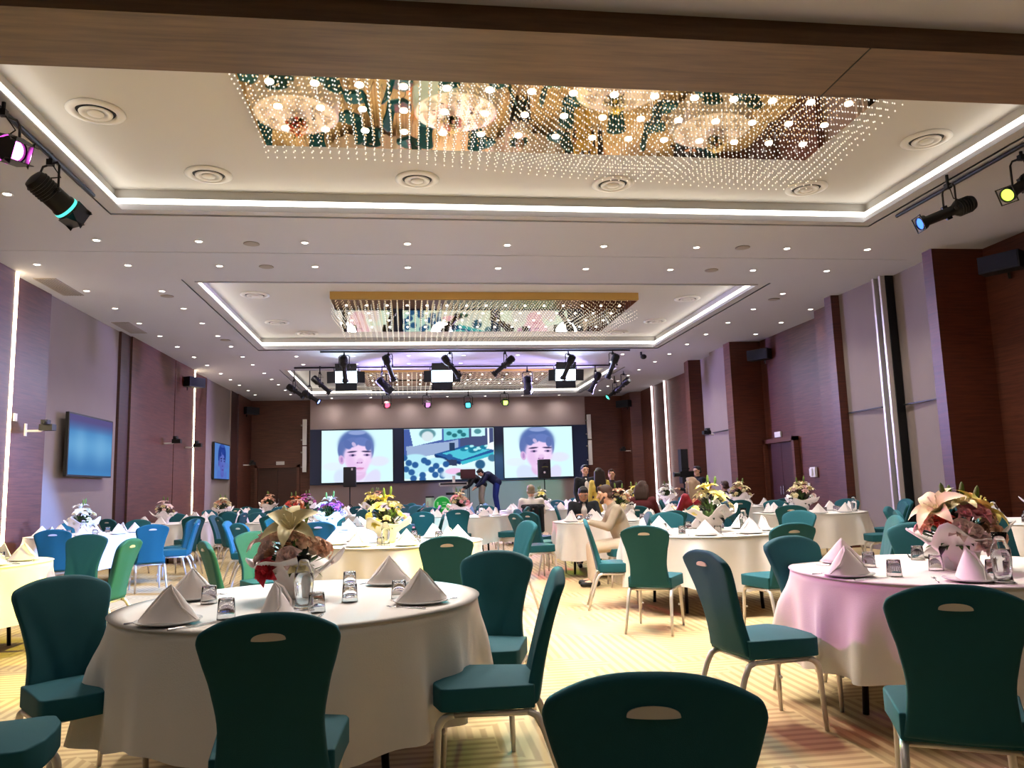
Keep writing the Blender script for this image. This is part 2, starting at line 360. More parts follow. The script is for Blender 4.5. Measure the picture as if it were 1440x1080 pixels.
for i, (x, y) in enumerate([(-4.2, -.6), (-1.4, -.6), (1.4, -.6), (4.2, -.6), (-2.8, 1.9), (0.1, 1.9), (2.9, 1.9), (5.7, 1.9)]):
    r = dup(dl_ring); r.location = (x, y, 3.52); tag(r, 'round downlight in the low lobby ceiling, %s from left in the %s row' % (ordn(i % 4), 'farther' if i > 3 else 'nearer'), 'downlight', 'lobby downlights')
    l = bpy.data.objects.new('downlight_lamp', lob); COL.objects.link(l); l.location = (x, y, 3.49)
# round air diffusers in the trays
b = MB(); b.lathe([(.27, 0), (.275, -.012), (.2, -.03), (.185, -.012), (.185, 0)], 32); dif = b.build('air_diffuser', M['white'], smooth=True)
b = MB(); b.lathe([(.158, -.022), (.152, -.034), (.112, -.030), (.108, -.018)], 32); b.build('diffuser_cone', M['white'], dif, smooth=True)
b = MB(); b.lathe([(.080, -.022), (.074, -.036), (.03, -.044), (.002, -.045)], 32); b.build('diffuser_core', M['white'], dif, smooth=True)
b = MB(); b.lathe([(.184, -.004), (.15, -.005), (.002, -.006)], 32); b.build('dark_throat', M['blackplastic'], dif)
DF = [(-3.08, 7.8, 'left of the big crystal mirror'), (-2.37, 9.33, 'below-left corner of the big crystal mirror, far row leftmost'), (.13, 9.33, 'far row under the big crystal mirror, second from left'), (2.64, 9.33, 'far row under the big crystal mirror, third from left'),
      (5.3, 9.33, 'far row under the big crystal mirror, rightmost'), (5.97, 7.82, 'right of the big crystal mirror'),
      (-2.95, 15.2, 'near left of the second crystal mirror'), (-2.94, 17.7, 'middle left of the second crystal mirror'), (-2.44, 18.95, 'far left corner of the second recess'), (5.86, 15.4, 'near right of the second crystal mirror'), (5.86, 17.6, 'middle right of the second crystal mirror'), (5.3, 18.95, 'far right corner of the second recess')]
for i, (x, y, nm) in enumerate(DF):
    r = dif if i == 0 else dup(dif); r.location = (x, y, ZT); tag(r, 'round white ceiling air diffuser, ' + nm, 'air diffuser', 'round air diffusers in the ceiling recesses')
b = MB(); b.lathe([(.11, 0), (.112, -.006), (.1, -.01), (.002, -.011)], 24); spk = b.build('ceiling_speaker', M['grey'], smooth=True)
for i, (x, y, nm) in enumerate([(-2.2, 11.05, 'left in the row beyond the big recess'), (5.1, 10.95, 'right in the row beyond the big recess'), (-2.2, 12.2, 'left, near the second recess'), (5.1, 12.2, 'right, near the second recess'),
                               (-4.24, 14.1, 'near the left side of the second recess'), (7.19, 14.2, 'near the right side of the second recess'), (-4.17, 18.2, 'farther along the left side of the second recess')]):
    r = spk if i == 0 else dup(spk); r.location = (x, y, ZC); tag(r, 'flat round grey ceiling speaker, ' + nm, 'ceiling speaker', 'flat round ceiling speakers')
b = MB(); b.box((0, 0, -.006), (.34, 1.1, .012))
for k in range(7): b.box((-.13 + k * .043, 0, -.016), (.012, 1.06, .012))
gr = b.build('ceiling_grille', M['grey'])
for i, (x, y, nm) in enumerate([(-5.78, 13.5, 'nearest along the left wall'), (-5.78, 16.8, 'second along the left wall')]):
    r = gr if i == 0 else dup(gr); r.location = (x, y, ZC); tag(r, 'long grey slotted air grille in the ceiling, ' + nm, 'air grille', 'slotted ceiling grilles')

# crystal mirrors
mirror_lamp = bpy.data.lights.new('mirror_lamp', 'SPOT'); mirror_lamp.energy = MIRROR_W; mirror_lamp.color = (1.0, .93, .88); mirror_lamp.spot_size = R_(110); mirror_lamp.spot_blend = .8; mirror_lamp.shadow_soft_size = .05
mirror_lamp_b = mirror_lamp.copy(); mirror_lamp_b.energy = MIRROR_W * .2
def chandelier(y0, y1, seed, lab, nx, ny, spots_y, zb=5.0):
    x0, x1 = -1.5, 4.65
    t = empty('crystal_ceiling_feature', ((x0 + x1) / 2, (y0 + y1) / 2, ZT)); tag(t, lab, 'chandelier', 'mirrored crystal ceiling features')
    ox, oy = -(x0 + x1) / 2, -(y0 + y1) / 2
    T = Matrix.Translation((ox, oy, -ZT))
    b = MB(); b.b2(x0, x1, y0, y1, zb + .012, ZT); b.xf(T).build('gold_frame', M['gold'], t)
    b = MB(); b.b2(x0 + .02, x1 - .02, y0 + .02, y1 - .02, zb, zb + .01); b.xf(T).build('mirror_panel', M['mirror'], t)
    for yy in spots_y:
        for k in range(15):
            b = MB(); dr_ = 1 if y0 < 9 else .6; b.lathe([(.038 * dr_, zb - .012), (.042 * dr_, zb - .001)], 12, (x0 + .28 + .4 * k, yy, 0)); b.xf(T).build('mirror_downlight', M['down'], t)
            if k % 4 == 1: l = bpy.data.objects.new('mirror_lamp', mirror_lamp if y0 < 9 else mirror_lamp_b); COL.objects.link(l); l.parent = t; l.location = (x0 + .28 + .4 * k + ox, yy + oy, zb - .02 - ZT)
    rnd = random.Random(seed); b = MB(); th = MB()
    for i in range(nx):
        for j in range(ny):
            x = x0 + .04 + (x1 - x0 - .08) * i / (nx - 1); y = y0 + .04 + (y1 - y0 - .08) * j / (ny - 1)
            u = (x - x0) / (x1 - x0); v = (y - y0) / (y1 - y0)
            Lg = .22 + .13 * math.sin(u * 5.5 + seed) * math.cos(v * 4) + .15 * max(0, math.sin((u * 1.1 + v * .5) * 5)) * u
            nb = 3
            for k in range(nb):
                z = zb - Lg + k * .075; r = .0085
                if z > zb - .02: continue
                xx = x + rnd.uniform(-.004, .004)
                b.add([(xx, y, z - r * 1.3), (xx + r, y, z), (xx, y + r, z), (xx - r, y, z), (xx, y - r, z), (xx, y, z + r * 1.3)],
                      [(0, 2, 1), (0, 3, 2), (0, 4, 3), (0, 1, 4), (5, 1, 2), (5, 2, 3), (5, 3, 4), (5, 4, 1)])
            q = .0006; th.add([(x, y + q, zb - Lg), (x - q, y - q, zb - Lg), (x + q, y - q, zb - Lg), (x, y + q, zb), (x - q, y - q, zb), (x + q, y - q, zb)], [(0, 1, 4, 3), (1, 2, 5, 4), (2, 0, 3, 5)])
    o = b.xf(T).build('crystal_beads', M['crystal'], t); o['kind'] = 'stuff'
    o = th.xf(T).build('bead_threads', M['steel'], t); o['kind'] = 'stuff'
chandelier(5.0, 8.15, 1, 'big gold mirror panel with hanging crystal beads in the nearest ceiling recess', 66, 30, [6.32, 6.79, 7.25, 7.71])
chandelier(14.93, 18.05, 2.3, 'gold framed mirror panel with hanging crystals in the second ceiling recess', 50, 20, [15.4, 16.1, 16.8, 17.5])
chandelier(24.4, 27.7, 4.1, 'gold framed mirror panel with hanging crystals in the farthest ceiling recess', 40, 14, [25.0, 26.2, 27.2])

# ================================================================== SCREENS
def paint_screen(name, wd, ht, nx, ny, fn, parent=None, matname='screen_picture', strength=1.0):
    """flat lit display: a grid whose points carry the picture's colours; local x right, z up, facing -y"""
    u, v = np.meshgrid(np.linspace(0, 1, nx), np.linspace(0, 1, ny)); img = fn(u, v)
    vs = [((a - .5) * wd, 0, (c - .5) * ht) for a, c in zip(u.ravel(), v.ravel())]
    fs = [(j * nx + i, j * nx + i + 1, (j + 1) * nx + i + 1, (j + 1) * nx + i) for j in range(ny - 1) for i in range(nx - 1)]
    me = bpy.data.meshes.new(name); me.from_pydata(vs, [], fs)
    at = me.color_attributes.new('picture', 'FLOAT_COLOR', 'POINT')
    c = np.clip(img, 0, 1); c = np.where(c <= .04045, c / 12.92, ((c + .055) / 1.055) ** 2.4)
    at.data.foreach_set('color', np.concatenate([c.reshape(-1, 3), np.ones((nx * ny, 1))], 1).ravel().astype(np.float32))
    m = M.get(matname + str(strength))
    if m is None:
        m = bpy.data.materials.new(matname); m.use_nodes = True; nt = m.node_tree; nt.nodes.clear()
        o = nt.nodes.new('ShaderNodeOutputMaterial'); e = nt.nodes.new('ShaderNodeEmission'); a = nt.nodes.new('ShaderNodeVertexColor'); a.layer_name = 'picture'
        nt.links.new(a.outputs[0], e.inputs[0]); e.inputs[1].default_value = strength; nt.links.new(e.outputs[0], o.inputs[0]); M[matname + str(strength)] = m
    me.materials.append(m); ob = bpy.data.objects.new(name, me); COL.objects.link(ob); ob.parent = parent
    return ob
def blend(img, mask, col): return img * (1 - mask[..., None]) + np.array(col) / 255.0 * mask[..., None]
def sm(x, w=.02): return 1 / (1 + np.exp(np.clip(x / w * 4, -40, 40)))
def EL(u, v, cx, cy, rx, ry, rot=0, w=.06):
    c, s = math.cos(rot), math.sin(rot); x = (u - cx); y = (v - cy); a = (x * c + y * s) / rx; b_ = (-x * s + y * c) / ry
    return sm(np.sqrt(a * a + b_ * b_) - 1, w * 3)
def portrait(u, v, tint=(1, 1, 1)):
    x = (u - .47) * 1.14 + .52; v = v * .97 + .0
    img = np.zeros(u.shape + (3,)) + np.array((206, 240, 246)) / 255
    img = blend(img, EL(x, v, .05, .5, .4, .5, w=.3) * .3, (235, 250, 252))
    img = blend(img, EL(x, v, .9, .38, .16, .09, w=.1) * .5, (228, 205, 232)); img = blend(img, EL(x, v, .17, .3, .17, .08, w=.1) * .4, (222, 215, 238))
    img = blend(img, EL(x, v, .55, -.08, .34, .26), (224, 222, 244)); img = blend(img, EL(x, v, .36, .02, .16, .24, .5), (206, 218, 240)); img = blend(img, EL(x, v, .78, .0, .12, .24, -.4), (214, 214, 240))
    img = blend(img, EL(x, v, .56, .17, .13, .14), (218, 182, 222))
    img = blend(img, EL(x, v, .535, .70, .285, .28), (84, 108, 168)); img = blend(img, EL(x, v, .32, .6, .08, .17), (92, 112, 170)); img = blend(img, EL(x, v, .76, .6, .06, .17), (98, 118, 176))
    img = blend(img, EL(x, v, .30, .42, .045, .085, .15), (206, 168, 212)); img = blend(img, EL(x, v, .305, .42, .02, .05), (170, 132, 190))
    img = blend(img, EL(x, v, .56, .47, .225, .27), (232, 202, 236)); img = blend(img, EL(x, v, .565, .33, .165, .2), (230, 198, 234))
    img = blend(img, EL(x, v, .47, .40, .1, .16, w=.2) * .5, (214, 176, 222)); img = blend(img, EL(x, v, .6, .45, .1, .12, w=.2) * .5, (246, 226, 244))
    img = blend(img, EL(x, v, .47, .74, .12, .09, .3), (96, 116, 176)); img = blend(img, EL(x, v, .64, .75, .13, .08, -.3), (100, 120, 182)); img = blend(img, EL(x, v, .40, .70, .06, .09, .4), (88, 108, 168)); img = blend(img, EL(x, v, .55, .92, .14, .04), (140, 158, 206)); img = blend(img, EL(x, v, .73, .68, .05, .1), (92, 110, 168))
    img = blend(img, EL(x, v, .50, .70, .03, .05, .5) * .8, (214, 190, 226))
    for cx, r in ((.47, .1), (.70, -.06)):
        img = blend(img, EL(x, v, cx, .565, .075, .016, r, w=.12), (66, 58, 96)); img = blend(img, EL(x, v, cx + .005, .50, .055, .022, r * .5, w=.12) * .9, (150, 122, 172)); img = blend(img, EL(x, v, cx + .01, .50, .022, .02), (54, 50, 88))
    img = blend(img, EL(x, v, .60, .39, .05, .05, w=.15) * .5, (206, 164, 214)); img = blend(img, EL(x, v, .585, .355, .05, .012) * .7, (172, 120, 176)); img = blend(img, EL(x, v, .555, .36, .012, .012), (140, 92, 150)); img = blend(img, EL(x, v, .625, .36, .01, .012), (140, 92, 150))
    img = blend(img, EL(x, v, .59, .255, .075, .016) * .85, (196, 120, 172)); img = blend(img, EL(x, v, .59, .23, .06, .014) * .5, (214, 150, 196)); img = blend(img, EL(x, v, .58, .17, .07, .02, w=.2) * .4, (206, 170, 214))
    return img * np.array(tint)
def polym(u, v, pts):
    ins = np.zeros(u.shape, bool); n = len(pts)
    for i in range(n):
        (x0, y0), (x1, y1) = pts[i], pts[(i + 1) % n]
        if y0 == y1: continue
        ins ^= ((y0 > v) != (y1 > v)) & (u < (x1 - x0) * (v - y0) / (y1 - y0) + x0)
    return ins.astype(float)
def hallview(u, v):
    img = np.zeros(u.shape + (3,)) + np.array((214, 240, 244)) / 255
    P = lambda c, *pts: blend(img, polym(u, v, pts), c)
    img = P((70, 92, 160), (0, 1), (1, 1), (1, .55), (.55, .55), (0, .42)); img = P((70, 80, 120), (.62, 1), (1, 1), (1, .62), (.62, .6))
    img = P((150, 170, 205), (.02, .66), (.5, .74), (.6, .78), (.6, .55), (.04, .42))
    img = P((206, 244, 250), (.06, 1), (.42, 1), (.42, .78), (.1, .66)); img = P((120, 205, 215), (.44, 1), (.72, 1), (.72, .82), (.44, .76)); img = P((196, 236, 240), (.75, 1), (.9, 1), (.9, .84), (.75, .83))
    img = blend(img, EL(u, v, .26, .9, .09, .1), (90, 140, 150)); img = blend(img, EL(u, v, .26, .85, .065, .1), (206, 220, 226)); img = blend(img, EL(u, v, .82, .93, .04, .05), (80, 140, 150))
    for cx, cy in ((.5, .9), (.56, .86), (.62, .93), (.66, .87)): img = blend(img, EL(u, v, cx, cy, .03, .04), (40, 110, 120))
    img = P((236, 246, 250), (.96, .7), (1, .72), (1, .3), (.9, .5), (.86, .6)); img = P((235, 240, 250), (.93, 1), (.95, 1), (.95, .6), (.93, .6))
    img = P((40, 90, 150), (.33, .50), (.68, .66), (1.0, .56), (1.0, .50), (.62, .30), (.34, .46)); img = P((24, 54, 110), (.33, .50), (.34, .44), (.62, .28), (.62, .34)); img = P((80, 190, 210), (.42, .51), (.68, .62), (.96, .56), (.64, .38)); img = P((60, 180, 200), (.62, .34), (1.0, .52), (1.0, .46), (.64, .28))
    img = P((50, 60, 90), (.46, .40), (.58, .38), (.58, .26), (.48, .28)); img = P((40, 60, 90), (.50, .72), (.56, .72), (.56, .56), (.50, .56))
    for cx, cy, r in ((.72, .62, .05), (.8, .58, .06), (.88, .62, .04), (.76, .55, .05), (.66, .58, .04)): img = blend(img, EL(u, v, cx, cy, r, r * .9), (30, 120, 150)); img = blend(img, EL(u, v, cx + .03, cy + .02, r * .5, r * .5), (170, 230, 235))
    for cx, cy, r in ((.12, .42, .13), (.14, .24, .15), (.36, .36, .1), (.06, .1, .1)): img = blend(img, EL(u, v, cx, cy, r, r * .7), (176, 226, 238))
    for cx, cy in ((.05, .34), (.3, .2), (.4, .18), (.26, .34), (.46, .3), (.02, .22), (.2, .1), (.1, .04), (.5, .44), (.12, .3), (.35, .27), (.22, .38), (.0, .44), (.34, .1), (.08, .16), (.2, .02), (.42, .08)): img = blend(img, EL(u, v, cx, cy, .036, .06), (44, 92, 150))
    img = blend(img, EL(u, v, .66, .1, .26, .12), (206, 226, 240)); img = blend(img, EL(u, v, .55, .16, .1, .06), (232, 190, 226)); img = blend(img, EL(u, v, .66, .1, .09, .045), (50, 90, 80)); img = blend(img, EL(u, v, .84, .28, .055, .09), (46, 92, 130)); img = blend(img, EL(u, v, .98, .4, .05, .07), (70, 120, 150))
    return img
sw = empty('stage_screen_surround', (1.6, 30.16, 0)); tag(sw, 'long dark blue surround that frames the three stage screens', 'screen surround')
b = MB(); b.b2(-3.74, 6.98, 30.12, 30.2, 1.6, 3.7); b.xf(Matrix.Translation((-1.6, -30.16, 0))).build('surround_panel', M['screenframe'], sw)
for x0, x1, z0, z1, fn, lab in ((-3.31, -.65, 1.68, 3.65, portrait, 'left stage screen showing a large pale blue face'), (-.22, 3.25, 1.68, 3.65, hallview, 'middle stage screen showing a view of the hall'), (3.64, 6.36, 1.68, 3.64, portrait, 'right stage screen showing a large pale blue face')):
    t = empty('projection_screen', ((x0 + x1) / 2, 30.11, (z0 + z1) / 2)); tag(t, lab, 'screen', 'lit screens on the far wall')
    b = MB(); b.b2(-(x1 - x0) / 2 - .03, (x1 - x0) / 2 + .03, -.03, .005, -(z1 - z0) / 2 - .03, (z1 - z0) / 2 + .03); b.build('screen_housing', M['black'], t)
    p = paint_screen('screen_picture', x1 - x0, z1 - z0, 150, 112, fn, t, strength=1.15); p.location = (0, -.034, 0)
def tvfade(u, v):
    img = np.zeros(u.shape + (3,)) + np.array((70, 128, 190)) / 255
    img = blend(img, np.exp(-((v - .5) / .25) ** 2) * .8, (112, 178, 228)); img = blend(img, np.exp(-((v - .5) / .3) ** 2 - ((u - .25) / .12) ** 2) * .5, (140, 198, 238)); img = blend(img, np.exp(-((v - .5) / .3) ** 2 - ((u - .72) / .15) ** 2) * .4, (140, 198, 238))
    img = blend(img, np.clip((v - .72) / .2, 0, 1), (96, 88, 140)); img = blend(img, np.clip((.12 - v) / .12, 0, 1) * .5, (80, 150, 210))
    return img
for y0, y1, z0, z1, fn, lab in ((14.62, 16.62, 1.76, 2.84, tvfade, 'large wall screen with a blue glow on the left taupe panel'), (25.0, 27.0, 1.85, 2.95, lambda u, v: portrait(u, v, (.42, .56, .85)), 'smaller-looking far wall screen showing a bluish face on the left wall')):
    t = empty('wall_screen', (-5.98, (y0 + y1) / 2, (z0 + z1) / 2), R_(90)); tag(t, lab, 'television', 'screens on the left wall')
    W_, H_ = y1 - y0, z1 - z0
    b = MB(); b.b2(-W_ / 2 - .03, W_ / 2 + .03, 0, .06, -H_ / 2 - .03, H_ / 2 + .03); b.b2(-.3, .3, .05, .12, -.2, .2); b.build('screen_casing', M['black'], t)
    p = paint_screen('screen_picture', W_, H_, 100, 60, fn, t, strength=.9); p.location = (0, -.003, 0)

# ================================================================== CHAIR PROTOTYPE (faces +Y, origin on the floor)
def make_chair():
    t = empty('banquet_chair')
    # seat
    b = MB(); us = [-1, -.93, -.5, 0, .5, .93, 1]; vs_ = [0, .06, .3, .6, .9, .97, 1]; nu, nv = len(us), len(vs_)
    def sp(u, v, top):
        wdt = .195 + .04 * v; x = u * wdt * (1 - .06 * max(0, v - .9) * 10 * abs(u) ** 3); y = -.20 + v * .44 - .05 * abs(u) ** 3 * max(0, v - .55) / .45
        return (x, y, (.478 + .022 * (1 - u * u) * (1 - (2 * v - 1) ** 2)) if top else .385)
    V = [sp(u, v, 1) for v in vs_ for u in us] + [sp(u, v, 0) for v in vs_ for u in us]; F = []
    o = nu * nv
    for j in range(nv - 1):
        for i in range(nu - 1):
            a = j * nu + i; F.append((a, a + 1, a + nu + 1, a + nu)); F.append((o + a, o + a + nu, o + a + nu + 1, o + a + 1))
    def side(idx):
        for k in range(len(idx) - 1): F.append((idx[k + 1], idx[k], o + idx[k], o + idx[k + 1]))
    side([i for i in range(nu - 1, -1, -1)][::-1][::-1]); side([j * nu for j in range(nv)][::1]); side([(nv - 1) * nu + i for i in range(nu)]); side([j * nu + nu - 1 for j in range(nv - 1, -1, -1)])
    b.add(V, F); s = b.build('seat', M['fabric'], t)
    import bmesh
    bm = bmesh.new(); bm.from_mesh(s.data); bmesh.ops.remove_doubles(bm, verts=bm.verts, dist=1e-5); bmesh.ops.recalc_face_normals(bm, faces=bm.faces); bm.to_mesh(s.data); bm.free()
    bake(s, [('BEVEL', dict(width=.034, segments=5, limit_method='ANGLE')),])
    # backrest
    us = [-1, -.93, -.8, -.65, -.5, -.36, -.24, -.12, 0, .12, .24, .36, .5, .65, .8, .93, 1]; vs_ = [0, .04, .12, .22, .32, .42, .52, .62, .72, .82, .9, .96, 1]
    nu, nv = len(us), len(vs_)
    def wd_(v):
        pts = [(0, .188), (.15, .172), (.35, .163), (.55, .18), (.75, .206), (.9, .222), (1, .208)]
        for (a, wa), (c, wc) in zip(pts, pts[1:]):
            if v <= c: f = (v - a) / (c - a); f = f * f * (3 - 2 * f); return wa + (wc - wa) * f
        return pts[-1][1]
    def bp(u, v, front):
        x = u * wd_(v); z = .395 + .545 * v - .055 * abs(u) ** 2.6 * v ** 5
        y = -.205 - .03 * v - .10 * v ** 1.7; y += -.012 * math.sin(v * math.pi) + .022 * (abs(u) ** 1.5) * (1 - .55 * v)
        th = .028 * (1 - .25 * v)
        if front:
            g = math.exp(-((abs(u) - (.16 + .85 * v ** .9)) / .13) ** 2) * max(0, 1 - v / .85)
            return (x, y + th + .008 * math.sin(math.pi * v) * (1 - u * u) - .016 * g, z)
        return (x, y - th - .004 * math.exp(-((abs(u) - .8) / .1) ** 2) * v, z)
    V = [bp(u, v, 1) for v in vs_ for u in us] + [bp(u, v, 0) for v in vs_ for u in us]; F = []; o = nu * nv
    for j in range(nv - 1):
        for i in range(nu - 1):
            a = j * nu + i; F.append((a + 1, a, a + nu, a + nu + 1)); F.append((o + a, o + a + 1, o + a + nu + 1, o + a + nu))
    ring = [i for i in range(nu)] + [j * nu + nu - 1 for j in range(1, nv)] + [(nv - 1) * nu + i for i in range(nu - 2, -1, -1)] + [j * nu for j in range(nv - 2, 0, -1)]
    for k in range(len(ring)): a, c = ring[k], ring[(k + 1) % len(ring)]; F.append((a, c, o + c, o + a))
    b = MB(); b.add(V, F); s = b.build('backrest', M['fabric'], t)
    bm = bmesh.new(); bm.from_mesh(s.data); bmesh.ops.recalc_face_normals(bm, faces=bm.faces); bm.to_mesh(s.data); bm.free()
    bake(s, [('SUBSURF', dict(levels=1, render_levels=1))])
    # half-moon hand grip set into the rear
    gx, gy, gz = bp(0, .86, 0); b = MB(); n = 14; V = []
    for dy in (.004, -.004):
        for k in range(n + 1): a = math.pi * k / n; V.append((.052 * math.cos(a), gy + dy - .003 * math.sin(a), gz - .008 + .021 * math.sin(a) ** .8))
        for k in range(1, n): a = math.pi * k / n; V.append((-.052 * math.cos(a), gy + dy, gz - .008 - .004 * math.sin(a)))
    m_ = 2 * n; F = [tuple(range(m_)), tuple(range(2 * m_ - 1, m_ - 1, -1))] + [(k, m_ + k, m_ + (k + 1) % m_, (k + 1) % m_) for k in range(m_)]
    b.add(V, F); b.build('hand_grip', M['grip'], t)
    # frame and legs
    b = MB()
    for sx in (-1, 1): b.tube([(sx * .185, -.19, .368), (sx * .19, .15, .368)], .0135, 10)
    b.tube([(-.185, -.16, .368), (.185, -.16, .368)], .011, 8); b.tube([(-.19, .12, .368), (.19, .12, .368)], .011, 8)
    b.build('seat_frame', M['chrome'], t, smooth=True)
    for sx in (-1, 1):
        b = MB(); pts = [(sx * .19, .14, .368)]
        for k in range(1, 7): a = k / 6 * math.pi / 2; pts.append((sx * .19, .14 + .07 * math.sin(a), .298 + .07 * math.cos(a)))
        pts += [(sx * .195, .215, .15), (sx * .2, .222, .0)]
        b.tube(pts, [.016] * 7 + [.014, .011], 10)
        lg = b.build('leg', M['chrome'], t, smooth=True)
        b = MB(); b.tube([(sx * .19, .215, .19), (sx * .168, .215, .19)], [.007, .006], 8); b.ell((sx * .168, .215, .19), (.009, .011, .011), 8); b.build('stacking_bumper', M['white'], lg, smooth=True)
        b = MB(); b.tube([(sx * .185, -.17, .372), (sx * .187, -.205, .355), (sx * .19, -.235, .30), (sx * .195, -.275, .18), (sx * .205, -.33, 0)], [.016, .016, .0155, .014, .011], 10)
        b.build('leg', M['chrome'], t, smooth=True)
    return t
chair0 = make_chair()
used0 = [False]
CH = []      # occupied spots
def place_chair(x, y, fx, fy, label, group='teal banquet chairs around the tables'):
    r = chair0 if not used0[0] else dup(chair0); used0[0] = True
    r.location = (x, y, 0); r.rotation_euler.z = math.atan2(-fx, fy)
    tag(r, label, 'chair', group); CH.append((x, y)); return r
def chair_top(x, y, fx, fy, label):
    n = math.hypot(fx, fy); fx /= n; fy /= n
    return place_chair(x + .33 * fx, y + .33 * fy, fx, fy, label)

# ================================================================== TABLES, CLOTHS
TR_ = .865
def make_table():
    t = empty('round_table')
    b = MB(); b.lathe([(TR_ - .02, .735), (TR_ - .01, .74), (TR_ - .01, .752), (TR_ - .02, .757)], 48); b.build('tabletop', M['plywood'], t)
    for a in (45, 135, 225, 315):
        b = MB(); x, y = .55 * math.cos(R_(a)), .55 * math.sin(R_(a)); b.tube([(x, y, .735), (x * 1.08, y * 1.08, 0)], .018, 8)
        b.build('leg', M['tableleg'], t, smooth=True)
    b = MB(); b.b2(-.5, .5, -.42, -.39, .70, .735); b.b2(-.5, .5, .39, .42, .70, .735); b.build('table_frame', M['tableleg'], t)
    return t
table0 = make_table(); tused = [False]
def make_cloth(seed):
    rnd = random.Random(seed); n = 192; ph = [rnd.uniform(0, 6.28) for _ in range(8)]; V = []; F = []
    rings = [(.0, 0), (.3, 0), (.6, 0), (.8, 0), (.885, 0), (TR_ + .002, .004), (TR_ + .012, .016)] + [(-1, t) for t in (.05, .11, .19, .28, .38, .5, .62, .74, .86, 1.0)]
    for r, d in rings:
        for k in range(n):
            a = 2 * math.pi * k / n
            lob = math.sin(9 * a + ph[0] + .9 * math.sin(2 * a + ph[1])) * .55 + math.sin(14 * a + ph[2] + .8 * math.sin(3 * a + ph[3])) * .45 + .25 * math.sin(23 * a + ph[4])
            lob = lob + .22 * math.sin(19 * a + ph[7]); lob = (max(0, lob) ** 1.3) * 1.1 - .35 * max(0, -lob)
            if r >= 0: V.append((r * math.cos(a), r * math.sin(a), .768 - d + .0008 * math.sin(7 * a + r * 9)))
            else:
                t = d; drop = .49 + .025 * math.sin(4 * a + ph[5]) + .012 * math.sin(9 * a + ph[6])
                rr = TR_ + .012 + .018 * t + (.10 * lob * t ** .7 if t > 0 else 0) * min(1, t * 3)
                V.append((rr * math.cos(a), rr * math.sin(a), .752 - drop * t))
    for j in range(len(rings) - 1):
        for k in range(n): k2 = (k + 1) % n; F.append((j * n + k, j * n + k2, (j + 1) * n + k2, (j + 1) * n + k))
    b = MB(); b.add(V, F); o = b.build('tablecloth', M['cloth'], smooth=True)
    return o
cloths = [make_cloth(s) for s in (3, 8, 21)]; cused = [0, 0, 0]
TABLES = {}
def place_table(key, x, y, name, rot=None):
    rot = random.uniform(0, 6.28) if rot is None else rot
    t = table0 if not tused[0] else dup(table0); tused[0] = True
    t.location = (x, y, 0); t.rotation_euler.z = rot; tag(t, 'round table with dark legs under white cloth, the ' + name, 'table', 'round banquet tables')
    k = len(TABLES) % 3; c = cloths[k] if not cused[k] else dup(cloths[k]); cused[k] = 1
    c.location = (x, y, 0); c.rotation_euler.z = rot * 1.7; tag(c, 'white cloth draped over the ' + name, 'tablecloth', 'white round tablecloths')
    TABLES[key] = (x, y, name)

# ================================================================== TABLEWARE PROTOTYPES
def make_napkin(kind):
    # stiff napkin folded to a standing pyramid: two leaning faces that meet on a ridge, open rolled front
    b = MB(); V = []; F = []; n = 14; m = 8; H = .145
    for j in range(m + 1):
        t = j / m
        for i in range(n + 1):
            s = -1 + 2 * i / n
            # base curve: wide V open to +y
            bx = .135 * s; by = -.055 + .10 * abs(s) ** 1.2 + .012 * math.sin(s * 3 + kind)
            k = (1 - t)
            V.append((bx * k * (1 - .12 * t * (1 - t)), by * k + .012 * t, H * t ** (1.04 + .1 * kind) ))
    for j in range(m):
        for i in range(n): a = j * (n + 1) + i; F.append((a, a + 1, a + n + 2, a + n + 1))
    b.add(V, F); o = b.build('folded_napkin', M['napkin'])
    bake(o, [('SOLIDIFY', dict(thickness=.006, offset=0)), ('WELD', dict(merge_threshold=.0015))])
    # front flap as a sub-surface of the same cloth
    return o
def make_napkin2():
    b = MB(); V = []; F = []; n = 12; m = 8; H = .15
    for j in range(m + 1):
        t = j / m
        for i in range(n):
            a = 2 * math.pi * i / n; k = (1 - t) ** .92
            rx = .135; ry = .062 + .012 * math.cos(3 * a)
            V.append((rx * k * math.copysign(abs(math.cos(a)) ** .8, math.cos(a)), ry * k * math.copysign(abs(math.sin(a)) ** .8, math.sin(a)) + .02 * t, H * t))
    for j in range(m):
        for i in range(n): i2 = (i + 1) % n; F.append((j * n + i, j * n + i2, (j + 1) * n + i2, (j + 1) * n + i))
    F.append(tuple(range(n - 1, -1, -1)))
    b.add(V, F)
    # layered hem line along the front edges
    b.tube([(-.125, -.01, .006), (-.07, -.03, .06), (-.02, -.012, .125), (0, .018, .15)], [.004, .005, .005, .003], 6)
    b.tube([(.125, -.01, .006), (.07, -.03, .06), (.02, -.012, .125), (0, .018, .15)], [.004, .005, .005, .003], 6)
    o = b.build('folded_napkin', M['napkin'], smooth=True); smooth_angle(o, 50); return o
napA = make_napkin2(); napB = make_napkin(0)
b = MB(); b.lathe([(.002, .004), (.07, .004), (.075, .006), (.125, .017), (.135, .021), (.136, .018), (.125, .012), (.078, .0), (.002, 0)], 40); plate0 = b.build('dinner_plate', M['china'], smooth=True)
b = MB(); b.lathe([(.030, .0), (.030, .092), (.034, .095), (.041, .002), (.041, 0), (.039, 0), (.031, .085), (.028, .088), (.002, .09)], 24)
b = MB(); b.lathe([(.040, 0), (.0345, .084), (.032, .089), (.002, .090), (.002, .086), (.0325, .084), (.0387, 0)], 24); glass0 = b.build('water_glass', M['glass'], smooth=True)
